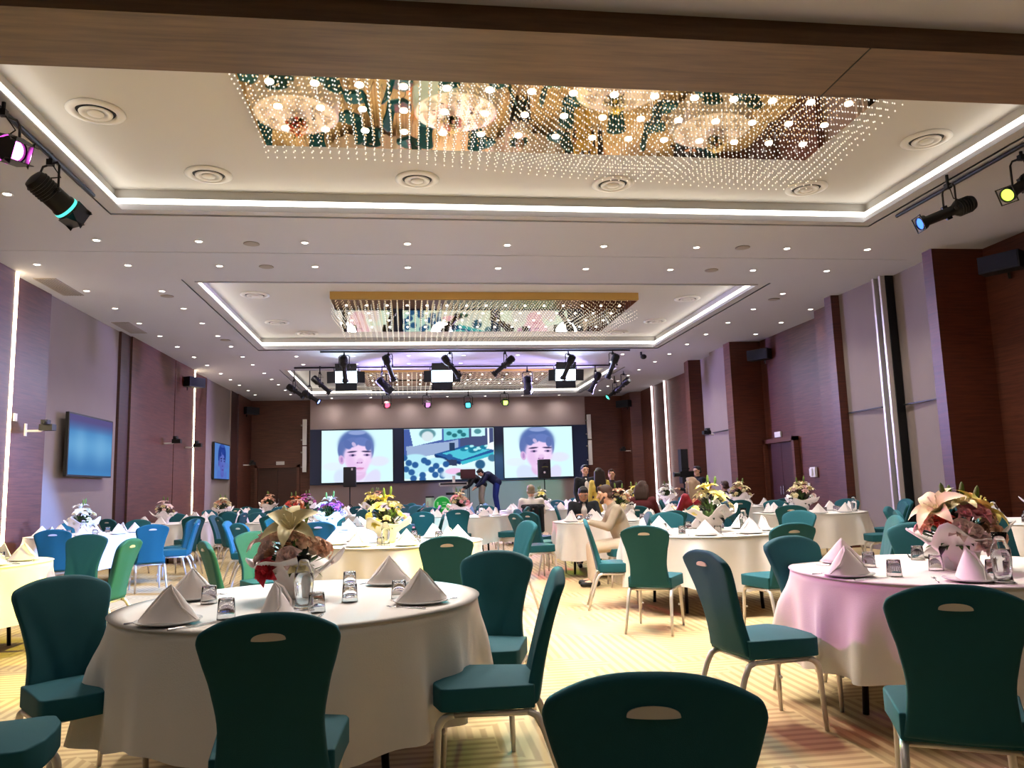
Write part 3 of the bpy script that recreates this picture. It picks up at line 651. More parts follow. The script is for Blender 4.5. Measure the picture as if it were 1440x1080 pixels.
def make_carafe():
    t = empty('water_carafe')
    b = MB(); b.lathe([(.046, 0), (.047, .004), (.040, .03), (.041, .06), (.046, .12), (.043, .165), (.030, .195), (.027, .205), (.036, .245), (.0345, .245), (.0255, .206), (.0285, .195), (.041, .163), (.0435, .12), (.0385, .06), (.0375, .03), (.03, .012), (.002, .011)], 28)
    b.build('glass_body', M['glass'], t, smooth=True)
    b = MB(); b.lathe([(.002, .0125), (.029, .0125), (.0365, .03), (.0375, .06), (.0425, .12), (.0402, .163), (.002, .1632)], 28); b.build('water_fill', M['water'], t, smooth=True)
    return t
carafe0 = make_carafe()
def make_fork():
    t = MB(); t.tube([(0, -.10, .004), (0, -.02, .003), (0, .03, .006), (0, .045, .008)], [.004, .0025, .003, .006], 6)
    for s in (-.0075, -.0025, .0025, .0075): t.tube([(s, .045, .008), (s, .075, .005), (s, .095, .010)], [.0014, .0012, .0008], 4)
    t.box((0, .045, .008), (.02, .012, .002)); return t.build('fork', M['steel'], smooth=True)
def make_knife():
    t = MB(); t.tube([(0, -.11, .005), (0, -.03, .005)], [.005, .0045], 6); t.box((0, .04, .004), (.016, .14, .0016)); return t.build('table_knife', M['steel'])
fork0 = make_fork(); knife0 = make_knife()
protoused = {}
def inst(p, x, y, z, rz, label, cat, group):
    if p.name not in protoused: protoused[p.name] = 1; r = p
    else: r = dup(p)
    r.location = (x, y, z); r.rotation_euler.z = rz; tag(r, label, cat, group); return r
TZ = .7685
def where(a):
    """words for a place round a table, a = angle from +x in degrees, seen from the camera"""
    a = (a + 360) % 360
    W = ['right', 'far right', 'far right corner', 'back right', 'far side', 'back left', 'far left corner', 'far left', 'left', 'near left', 'near left corner', 'front left', 'near side', 'front right', 'near right corner', 'near right']
    return W[int((a + 11.25) // 22.5) % 16]
def setting(key, a, r=.66, full=True, nap=None, face=None, fine=True):
    x0, y0, nm = TABLES[key]; ar = R_(a); x, y = x0 + r * math.cos(ar), y0 + r * math.sin(ar)
    W = where(a); rz = ar - math.pi / 2 + math.pi if face is None else R_(face)
    inst(plate0, x, y, TZ, 0, 'white dinner plate at the %s of the %s' % (W, nm), 'plate', 'plates of the ' + nm)
    p = (napA if (int(a) // 20) % 3 else napB) if nap is None else nap
    inst(p, x, y, TZ + .012, rz, 'white pyramid-folded napkin at the %s of the %s' % (W, nm), 'napkin', 'folded napkins of the ' + nm)
    if full:
        tx, ty = -math.sin(ar), math.cos(ar); ix, iy = math.cos(ar), math.sin(ar)
        inst(glass0, x - ix * .19 + tx * .13, y - iy * .19 + ty * .13, TZ, 0, 'clear upturned glass at the %s of the %s' % (W, nm), 'glass', 'upturned glasses of the ' + nm)
        if fine:
            inst(fork0, x - tx * .165, y - ty * .165, TZ, ar + math.pi / 2, 'steel fork at the %s of the %s' % (W, nm), 'fork', 'forks of the ' + nm)
            inst(knife0, x + tx * .165, y + ty * .165, TZ, ar + math.pi / 2, 'steel knife at the %s of the %s' % (W, nm), 'knife', 'knives of the ' + nm)

# ================================================================== FLOWERS
def petal(b, L, W, curl, m, n=6, cup=.25, tip=1.0):
    V = []; F = []
    for j in range(n + 1):
        t = j / n; wd = W * math.sin(math.pi * min(1, t * .88 + .07)) ** .75 * (1 if t < .9 else .6 * tip); ang = curl * t * t
        y = L * t * math.cos(ang * .6); z = L * t * math.sin(ang * .6) * -1
        for i in range(-2, 3): u = i / 2; V.append(m @ Vector((u * wd, y, z + cup * wd * u * u)))
    for j in range(n):
        for i in range(4): a = j * 5 + i; F.append((a, a + 1, a + 6, a + 5))
    b.add(V, F)
def rose_mesh():
    b = MB(); rnd = random.Random(5)
    for ring_, (cnt, tilt, L, W) in enumerate([(3, 82, .028, .013), (4, 72, .034, .018), (5, 58, .038, .022), (6, 36, .042, .025)]):
        for k in range(cnt):
            a = 2 * math.pi * k / cnt + ring_ * .7; m = Matrix.Rotation(a, 4, 'Z') @ Matrix.Translation((0, .002 + .003 * ring_, .0)) @ Matrix.Rotation(R_(tilt), 4, 'X')
            petal(b, L, W, .9 if ring_ > 1 else -.6, m, 5, 1.1)
    b.ell((0, 0, .012), (.014, .014, .018), 8); return b
def lily_mesh(open_=46):
    b = MB()
    for k in range(6):
        m = Matrix.Rotation(k * math.pi / 3, 4, 'Z') @ Matrix.Rotation(R_(open_ + (8 if k % 2 else 0)), 4, 'X'); petal(b, .095, .027 if k % 2 else .022, 1.1, m, 8, .6, .5)
    for k in range(5): a = k * 1.256; b.tube([(0, 0, 0), (.01 * math.cos(a), .01 * math.sin(a), .03), (.02 * math.cos(a), .02 * math.sin(a), .055)], [.001, .001, .003], 5)
    return b
def mum_mesh():
    b = MB()
    for r_, (cnt, tilt, L) in enumerate([(6, 75, .02), (10, 52, .026), (14, 25, .030), (14, 2, .032)]):
        for k in range(cnt): petal(b, L, .006, .3, Matrix.Rotation(2 * math.pi * k / cnt + r_ * .4, 4, 'Z') @ Matrix.Rotation(R_(tilt), 4, 'X'), 3, .5)
    b.ell((0, 0, .004), (.008, .008, .008), 8); return b
def bud_mesh():
    b = MB(); b.tube([(0, 0, 0), (0, 0, .02), (0, 0, .05), (0, 0, .075), (0, 0, .088)], [.004, .009, .0125, .009, .002], 8); return b
def hyd_mesh():
    b = MB(); rnd = random.Random(3)
    for k in range(46):
        z = rnd.uniform(-.1, 1); a = rnd.uniform(0, 6.28); q = math.sqrt(max(0, 1 - z * z)); p = Vector((q * math.cos(a), q * math.sin(a), z)) * .042
        m = Matrix.Translation(p) @ p.to_track_quat('Z', 'Y').to_matrix().to_4x4()
        for s in range(4): petal(b, .012, .006, .2, m @ Matrix.Rotation(s * math.pi / 2, 4, 'Z') @ Matrix.Rotation(.3, 4, 'X'), 2, .3)
    b.ell((0, 0, 0), (.034, .034, .034), 8); return b
FM = {}
def flower_data(kind, colr):
    k = (kind, colr)
    if k not in FM:
        b = {'rose': rose_mesh, 'lily': lily_mesh, 'chrysanthemum': mum_mesh, 'lily_bud': bud_mesh, 'hydrangea': hyd_mesh}[kind]()
        me = bpy.data.meshes.new(kind); me.from_pydata(b.v, [], b.f); me.materials.append(M['stem'] if (kind == 'lily_bud' and colr == 'green') else M['f_' + colr])
        me.polygons.foreach_set('use_smooth', [True] * len(b.f)); me.update(); FM[k] = me
    return FM[k]
GREEN = {}
def greens(seed, R, H, dark):
    k = (seed, R, H, dark)
    if k in GREEN: return GREEN[k]
    rnd = random.Random(seed); b = MB()
    for q in range(90 if not dark else 26):
        a = rnd.uniform(0, 6.28); el = rnd.uniform(-.15, 1.15); L = R * rnd.uniform(.65, 1.12)
        p = Vector((math.cos(a) * math.cos(el) * L, math.sin(a) * math.cos(el) * L, max(-.02, math.sin(el) * H * rnd.uniform(.7, 1.0))))
        m = Matrix.Translation(p * .6) @ p.to_track_quat('Y', 'Z').to_matrix().to_4x4()
        petal(b, .07 if not dark else .085, .009 if not dark else .02, rnd.uniform(-.6, .8), m, 4, .4)
    b.ell((0, 0, .01), (R * .45, R * .45, H * .45), 12)
    me = bpy.data.meshes.new('foliage'); me.from_pydata(b.v, [], b.f); me.materials.append(M['leafdark' if dark else 'leaf']); me.update(); GREEN[k] = me; return me
PAPER = {}
def paper_mesh(seed, R):
    if seed in PAPER: return PAPER[seed]
    rnd = random.Random(seed); b = MB(); n = 40; V = []; F = []
    for j, (r, z) in enumerate([(.07, 0), (.085, .0), (.09, .03), (.10, .07), (.14, .105), (.19, .13), (.235, .15)]):
        for k in range(n):
            a = 2 * math.pi * k / n; fl = math.sin(5 * a + seed) * .5 + .5 * math.sin(7 * a + 2 * seed); t = j / 6
            pt = abs(math.sin(2 * a + seed)) ** 3
            V.append((r * R / .2 * (1 + .10 * fl * t + .14 * pt * t * t) * math.cos(a), r * R / .2 * (1 + .10 * fl * t + .14 * pt * t * t) * math.sin(a), z + .035 * fl * t * t + .05 * pt * t ** 3))
    for j in range(6):
        for k in range(n): k2 = (k + 1) % n; F.append((j * n + k, j * n + k2, (j + 1) * n + k2, (j + 1) * n + k))
    b.add(V, F); o = b.build('wrapping_paper', M['paper']); bake(o, [('SOLIDIFY', dict(thickness=.003))]); me = o.data; bpy.data.objects.remove(o); PAPER[seed] = me; return me
b = MB(); b.lathe([(.07, 0), (.075, .01), (.085, .10), (.078, .10), (.07, .012), (.002, .012)], 24); POT = b.build('flower_pot', M['white'], smooth=True).data; bpy.data.objects.remove(bpy.data.objects['flower_pot'])
def mobj(name, me, parent, m):
    o = bpy.data.objects.new(name, me); COL.objects.link(o); o.parent = parent; o.matrix_local = m; return o
def bouquet(x, y, label, items, seed=1, R=.15, H=.17, scale=1.0, paper=True, rz=0, n_auto=12, pal=('cream', 'yellow', 'white')):
    """items: (kind, colour, azimuth deg, elevation deg, size, reach)"""
    t = empty('flower_arrangement', (x, y, TZ), rz); t.scale = (scale,) * 3; tag(t, label, 'flowers', 'flower centrepieces')
    mobj('flower_pot', POT, t, Matrix.Translation((0, 0, .001)))
    if paper: mobj('wrapping_paper', paper_mesh(seed % 3, .17), t, Matrix.Translation((0, 0, .004)))
    for dk in (False, True): o = mobj('foliage', greens(seed % 2, R, H, dk), t, Matrix.Translation((0, 0, .13)) @ Matrix.Rotation(seed * 1.3, 4, 'Z')); o['kind'] = 'stuff'
    rnd = random.Random(seed * 13)
    its = list(items)
    for k in range(n_auto):
        its.append((rnd.choice(['rose', 'chrysanthemum', 'rose', 'hydrangea']), rnd.choice(pal), k * 137.5 + rnd.uniform(-15, 15), 8 + 68 * ((k + .5) / n_auto) + rnd.uniform(-6, 6), rnd.uniform(.7, 1.0), rnd.uniform(.95, 1.08)))
    for kind, c, az, el, sz, reach in its:
        a, e = R_(az), R_(el); p = Vector((math.cos(a) * math.cos(e) * R, math.sin(a) * math.cos(e) * R, math.sin(e) * H)) * reach
        d = Vector((math.cos(a) * math.cos(e), math.sin(a) * math.cos(e), math.sin(e) + (.35 if kind != 'lily_bud' else 1.4)))
        if kind == 'lily' and sz > 1.5: d = Vector((math.cos(a), math.sin(a), 1.1))
        m = Matrix.Translation(p + Vector((0, 0, .13))) @ d.to_track_quat('Z', 'Y').to_matrix().to_4x4() @ Matrix.Scale(sz, 4)
        mobj(kind, flower_data(kind, c), t, m)
    return t

# ================================================================== LAYOUT
T = place_table
T('A', -0.54, 4.12, 'front left table', 0)
T('B', 3.08, 4.2, 'front right table', 0.77)
T('C', -4.1, 7.5, 'table at the left photo edge', 1.54)
T('D', -0.13, 8.38, 'yellow-lit table', 2.31)
T('E', 3.12, 8.17, 'bright middle right table', 0.08)
T('F', 3, 11.6, 'table of the blazer man', 0.85)
T('G', 1.05, 15.55, 'centre hall table', 1.62)
T('H', 2.95, 18.3, 'table of the white-shirt man', 2.39)
T('I', 6.4, 12, 'two-carafe table at right', 0.16)
T('J', 6.95, 7.85, 'table at the right photo edge', 0.93)
T('K', -5, 13.1, 'blue-lit table by the wall screen', 1.7)
T('L', -4.9, 17.2, 'dark pilaster table at left', 2.47)
T('M', -4.9, 21, 'light strip table at left', 0.24)
T('N', -4.6, 25.3, 'far door table at left', 1.01)
T('O', -2.3, 15.9, 'orange flower table', 1.78)
T('P', -1.1, 12, 'mauve flower table', 2.55)
T('Q', -0.9, 18.6, 'tall yellow flower table', 0.32)
T('S', 6.9, 16, 'right door table', 1.09)
T('U', 4.3, 14.4, 'table of the red-jacket woman', 1.86)
T('V', -1.2, 22.4, 'brown flower table', 2.63)
T('W', 5, 21.8, 'far right stage table', 0.4)
T('X', 6.7, 19.9, 'cameraman table', 1.17)
T('Z', -2.6, 20.4, 'purple flower table', 1.94)

# place settings
for a, r, f in ((-131, .74, -10), (159, .64, 15), (-27, .66, 20), (51, .66, 5), (-92, .62, 80)): setting('A', a, r, True, napA if f != 80 else napA, f)
for a, r, f in ((-168, .74, 8), (132, .60, -25), (-118, .62, 75), (60, .66, 0), (-40, .66, 10)): setting('B', a, r, True, None if a == 132 else napA, f)
for k, n_, f_, fine in (('C', 8, True, True), ('D', 8, True, True), ('E', 8, True, True), ('F', 8, True, False), ('I', 8, True, False), ('J', 8, True, False), ('K', 8, True, False), ('P', 8, True, False), ('G', 8, True, False)):
    for q in range(n_): setting(k, q * 45 + {'C': 20, 'D': 8, 'E': 27, 'F': 12, 'I': 30, 'J': 10, 'K': 15, 'P': 20, 'G': 33}[k], .64, f_, None, None if q % 2 else 25 * math.sin(q * 2.1), fine)
for k in 'LMNOHQSUVWXZ':
    for q in range(8): setting(k, q * 45 + (ord(k) * 7) % 45, .62, False, None, 30 * math.sin(q + ord(k)), False)

# carafes
for x, y, nm in ((-.50, 3.83, 'in front of the red rose bouquet'), (-.60, 4.62, 'behind the red rose bouquet'), (2.86, 3.53, 'right of the coral rose bouquet'), (-.25, 7.98, 'in front of the yellow flowers on the yellow-lit table'),
                (5.98, 11.75, 'left one of two on the table near the right wall'), (6.95, 11.6, 'right one of two on the table near the right wall'), (6.25, 7.75, 'on the table at the right photo edge'), (3.5, 7.95, 'behind the yellow lilies in the bright middle right'),
                (1.35, 15.1, 'on the centre table'), (-4.95, 12.75, 'on the blue-lit table under the wall screen'), (-4.6, 20.5, 'on the table beside the tall light strip'), (3.25, 11.3, 'on the table of the man in the tan blazer'), (-1.9, 15.6, 'beside the orange flowers')):
    inst(carafe0, x, y, TZ, 0, 'clear glass water carafe ' + nm, 'carafe', 'water carafes')
for x, y, nm in ((2.93, 4.12, 'left of the coral rose bouquet'), (-.30, 3.98, 'right of the carafe on the front left table'), (3.35, 3.75, 'right of the carafe on the front right table')):
    inst(glass0, x, y, TZ, 0, 'clear water glass ' + nm, 'glass', 'spare water glasses')

# bouquets
bouquet(-.60, 4.22, 'large bouquet with a yellow lily and a red rose on the front left table',
        [('lily', 'cream', -100, 78, 1.55, 1.1), ('lily', 'blush', 170, 45, 1.3, 1.0), ('lily_bud', 'cream', 150, 75, 1.0, 1.3), ('lily_bud', 'green', 20, 75, 1.0, 1.3), ('rose', 'red', -122, 2, 1.35, 1.1), ('rose', 'blush', -92, 22, 1.25, 1.0), ('hydrangea', 'tan', -30, 40, 1.1, .95), ('hydrangea', 'tan', -55, 52, 1.0, .95), ('hydrangea', 'peach', -8, 30, 1.0, 1.0),
         ('hydrangea', 'blush', 180, 35, 1.0, .95), ('chrysanthemum', 'brown', -140, 30, 1.1, .95), ('chrysanthemum', 'mauve', -150, 12, .9, 1.0), ('chrysanthemum', 'brown', -105, 45, 1.1, .9), ('rose', 'cream', -75, 8, 1.1, 1.0), ('chrysanthemum', 'pink', 165, 10, .8, 1.05)], 2, .155, .165, 1.12, n_auto=16, pal=('peach', 'blush', 'tan', 'cream'))
bouquet(3.08, 4.12, 'large bouquet with cream lilies and a coral rose on the front right table',
        [('lily', 'cream', 190, 56, 1.6, .95), ('lily', 'yellow', -28, 55, 1.6, .9), ('lily', 'cream', -90, 72, 1.1, .95), ('lily_bud', 'green', 170, 76, 1.0, 1.15), ('lily_bud', 'green', 100, 84, 1.0, 1.05), ('lily_bud', 'green', -10, 78, 1.0, 1.15), ('lily_bud', 'green', -30, 62, 1.0, 1.15), ('rose', 'coral', -150, 34, 1.1, 1.0), ('rose', 'pink', -75, 46, 1.4, 1.0), ('rose', 'blush', -120, 20, 1.25, 1.05),
         ('rose', 'blush', -90, 0, 1.2, 1.0), ('hydrangea', 'peach', -35, 35, 1.0, 1.0), ('rose', 'peach', -50, 10, 1.25, 1.0), ('chrysanthemum', 'cream', -15, 20, 1.0, 1.0), ('rose', 'peach', 180, 25, 1.0, 1.0), ('chrysanthemum', 'brown', -65, 25, 1.0, .9)], 3, .16, .17, 1.2, n_auto=16, pal=('peach', 'cream', 'blush', 'pink'))
def bq(key, dx, dy, lab, pal, seed, sc_=1.1, big=()):
    x, y, nm = TABLES[key]; its = [('lily', pal[0], -90, 80, 1.2, 1.1), ('lily', pal[1], 180, 55, 1.0, 1.0), ('lily', pal[0], 0, 50, 1.0, 1.0), ('lily_bud', 'green', 160, 80, 1.0, 1.35), ('lily_bud', 'green', 20, 76, 1.0, 1.3)] + list(big)
    bouquet(x + dx, y + dy, lab, its, seed, .16, .19, sc_, True, seed, 16, pal)
bq('D', -.12, .0, 'bright yellow and cream bouquet on the yellow-lit table', ('yellow', 'cream', 'yellow', 'white'), 4, 1.25)
bq('E', .1, -.03, 'tall yellow lily bouquet in white paper on the bright middle right table', ('yellow', 'cream', 'white', 'peach'), 5, 1.3)
bq('F', .12, -.05, 'peach lily bouquet on the table of the man in the tan blazer', ('peach', 'pink', 'peach', 'cream'), 6, 1.2)
bq('G', -.1, 0, 'cream and pink bouquet on the centre table', ('cream', 'pink', 'tan', 'cream'), 7, 1.2)
bq('H', .1, 0, 'pale yellow bouquet behind the man in the white shirt', ('cream', 'yellow', 'white'), 8, 1.2)
bq('I', -.05, .1, 'cream lily bouquet between two carafes near the right wall', ('cream', 'cream', 'white', 'blush'), 9, 1.25)
bq('J', .15, .1, 'cream bouquet in paper on the table at the right edge of the photo', ('cream', 'blush', 'cream'), 10, 1.2)
bq('K', -.1, 0, 'white bouquet with dark leaves under the large wall screen', ('white', 'cream', 'white'), 11, 1.2)
bq('L', -.2, 0, 'blush and white bouquet on the second table along the left wall', ('blush', 'white', 'cream'), 12, 1.2)
bq('M', .1, 0, 'cream and orange bouquet beside the tall left light strip', ('cream', 'peach', 'brown'), 13, 1.25)
bq('N', .2, 0, 'tan lily bouquet on the farthest table by the left wall', ('tan', 'peach', 'tan'), 14, 1.4)
bq('O', .05, -.1, 'orange and dark red bouquet left of centre', ('orange', 'tan', 'coral'), 15, 1.25)
bq('P', -.1, .1, 'white and mauve bouquet behind the yellow flowers', ('white', 'mauve', 'lilac', 'cream'), 16, 1.2)
bq('Q', .0, 0, 'tall yellow bouquet far left of centre', ('yellow', 'cream', 'yellow'), 17, 1.35)
bq('S', .1, 0, 'cream rose bouquet before the door in the right wall', ('cream', 'cream', 'peach'), 18, 1.3)
bq('U', -.1, 0, 'yellow and white bouquet beside the woman in the red jacket', ('yellow', 'white', 'cream'), 19, 1.25)
bq('V', .3, 0, 'brownish orange bouquet near the stage', ('brown', 'tan', 'orange'), 20, 1.4)
bq('W', 0, 0, 'tan bouquet on the far right table near the stage', ('tan', 'cream', 'brown'), 21, 1.3)
bq('X', 0, 0, 'airy white bouquet by the cameraman', ('white', 'white', 'cream'), 22, 1.3)
bq('Z', 0, 0, 'purple orchid-like bouquet far left', ('mauve', 'lilac', 'white'), 23, 1.35)

# chairs seen one by one (x, y of the top of the back, facing x, y)
for x, y, fx, fy, lab in [
    (-.44, 2.56, -.05, 1, 'dark backlit chair at the near side of the front left table, seen from behind'),
    (1.79, 2.44, .5, .85, 'dark backlit chair at the near side of the front right table, seen from behind'),
    (.46, 1.52, .25, .97, 'dark chair back cut off at the bottom centre of the photo'),
    (-1.69, 4.13, .65, -.76, 'teal chair with sunken front at the left of the front left table'),
    (.66, 3.53, -1, .12, 'teal chair seen from the side at the right of the front left table'),
    (.50, 4.62, -.35, -.94, 'tall blue-teal chair at the far right of the front left table'),
    (.28, 6.24, -.1, 1, 'bright green-lit chair seen from behind, between the two left tables'),
    (-1.7, 6.81, .9, .43, 'narrow green-teal chair seen edge-on behind the left of the front left table'),
    (-1.58, 8.3, .55, -.83, 'bright sky-blue-lit chair behind the red rose bouquet'),
    (1.28, 8.55, -.95, -.3, 'light teal chair at the right of the yellow-lit table'),
    (1.75, 11.7, .85, .5, 'teal chair turned right at the left of the blazer man table'),
    (1.88, 8.39, .98, -.2, 'light teal chair side-on at the left of the bright middle right table'),
    (2.03, 6.72, .5, .87, 'light teal chair, back view, near left of the bright middle right table'),
    (3.2, 9.6, 0.03, -1, 'teal chair behind the bright middle right table, facing the camera'),
    (1.56, 4.11, .98, .14, 'dark teal chair with hand grip at the left of the front right table'),
    (2.44, 4.86, .25, -.97, 'large dark teal chair with creased front at the far left of the front right table'),
    (3.2, 6.28, -.12, 1, 'teal chair at the near right of the bright middle right table, seen from behind'),
    (4.55, 8.75, -.85, -.5, 'light teal chair at the far right of the bright middle right table'),
    (5.39, 10.61, .4, .9, 'dark chair at the near left of the table with two carafes'),
    (5.15, 12.2, .97, -.1, 'dark chair turned right at the left of the table with two carafes'),
    (6.33, 14.5, .2, 1, 'dark chair before the table near the right door, seen from behind'),
    (7.3, 14.6, -.1, 1, 'darker chair right of it before the table near the right door'),
    (4.55, 6.9, -.95, .3, 'bright turquoise chair edge-on behind the front right table'),
    (5.25, 7.95, .87, -.42, 'teal chair leaning edge-on at the left of the table at the right photo edge'),
    (7.1, 10.55, -.85, .3, 'dark teal chair turned left near the right wall panels'),
    (7.35, 9.8, .25, .95, 'dark teal chair with bright hand grip near the right wall panels'),
    (5.2, 6.5, .35, -.93, 'teal chair facing the camera left of the coral rose bouquet'),
    (3.95, 5.75, -.4, -.9, 'teal chair behind the coral rose bouquet, mostly hidden'),
    (7.15, 9.25, -.1, -1, 'teal chair at the far side of the table at the right photo edge'),
    (-3.59, 11.62, -.45, .9, 'blue-lit chair seen from behind at the near right of the blue-lit table'),
    (-3.62, 13.95, -.9, .4, 'dark teal chair at the right of the blue-lit table'),
    (-4.15, 15.85, -.5, .86, 'dark chair with hand grip before the second table along the left wall'),
    (-3.55, 17.5, -.95, .2, 'dark chair turned left at the right of the second table along the left wall'),
    (-3.45, 14.8, .9, .45, 'dark blue chair edge-on before the orange flowers'),
    (-2.48, 14.55, .05, 1, 'dark navy chair with white hand grip before the orange flowers'),
    (-4.6, 10.9, -.25, .95, 'dark blue chair with hand grip at the near side of the blue-lit table'),
    (-3.44, 9.0, -.1, -1, 'blue-teal chair facing the camera at the far right of the left-edge table'),
    (-2.57, 7.73, -.97, .1, 'green-lit chair edge-on at the right of the left-edge table'),
    (-5.75, 14.35, .35, -.93, 'dark chair at the far left of the blue-lit table by the wall'),
    (-4.75, 14.6, -.1, -1, 'dark chair at the far side of the blue-lit table'),
    (-1.3, 13.45, 0, -1, 'dark chair at the far side of the table with white and mauve flowers'),
    (-.2, 9.85, .1, -1, 'teal chair at the far side of the yellow-lit table'),
    (-.25, 10.75, -.4, .92, 'bright blue-lit chair with hand grip behind the yellow-lit table'),
    (-.2, 12.6, -.95, -.1, 'dark green chair right of the table with white and mauve flowers'),
    (.2, 13.6, .5, .85, 'slim navy chair edge-on before the centre table'),
    (.85, 14.25, .1, 1, 'dark navy chair with white hand grip at the near side of the centre table'),
    (2.2, 14.7, -.9, .35, 'dark teal chair turned left at the right of the centre table'),
    (2.42, 15.5, .12, 1, 'dark chair in which the man in the white shirt sits'),
    (1.85, 19.6, .9, -.3, 'light teal chair left of the table in front of the man in the white shirt'),
    (1.8, 13.3, .9, -.4, 'dark teal chair left of the man in the bow tie'),
]: chair_top(x, y, fx, fy, lab)
# the chair out of which only the seat shows at the lower left
place_chair(-1.52, 3.1, .98, .18, 'blue-grey chair at the lower left corner with only its seat in the photo')
for x, y, fx, fy, lab in ((2.78, 10.05, -1, .12, 'dark teal chair in which the man in the tan blazer sits'), (2.86, 12.85, -.15, -1, 'chair in which the man with the bow tie sits'), (4.88, 13.05, -.35, 1, 'chair in which the woman in the red jacket sits'),
                          (3.95, 13.1, .5, .8, 'chair in which the brown-haired person in dark red sits'), (7.45, 17.75, -.3, 1, 'chair of the person in black right of the cameraman'), (6.8, 17.35, -.1, -1, 'chair of the second person in black beyond the cameraman')): place_chair(x, y, fx, fy, lab)
PEOPLE_AT = [(2.78, 10.05), (2.86, 12.85), (4.05, 16.5), (4.0, 17.75), (4.62, 17.6), (4.88, 13.05), (3.95, 13.1), (6.98, 18.35), (7.45, 17.75), (6.8, 17.35)]
for k in 'HLMNOPQSUVWXZGFIKJ':
    x0, y0, nm = TABLES[k]
    for q in range(8):
        a = R_(q * 45 + (ord(k) * 7) % 45 + 22); x, y = x0 + 1.27 * math.cos(a), y0 + 1.27 * math.sin(a)
        if x < -5.65 or x > 7.75: continue
        if k == 'J' and y < 8: continue
        if any(math.hypot(x - p, y - q2) < .66 for p, q2 in CH) or any(math.hypot(x - p, y - q2) < .62 for p, q2 in PEOPLE_AT) or any(kk != k and math.hypot(x - v[0], y - v[1]) < 1.25 for kk, v in TABLES.items()): continue
        if y > 24.1 and x > -2.7: continue
        place_chair(x, y, -math.cos(a), -math.sin(a), 'teal banquet chair at the %s of the %s' % (where(math.degrees(a)), nm))

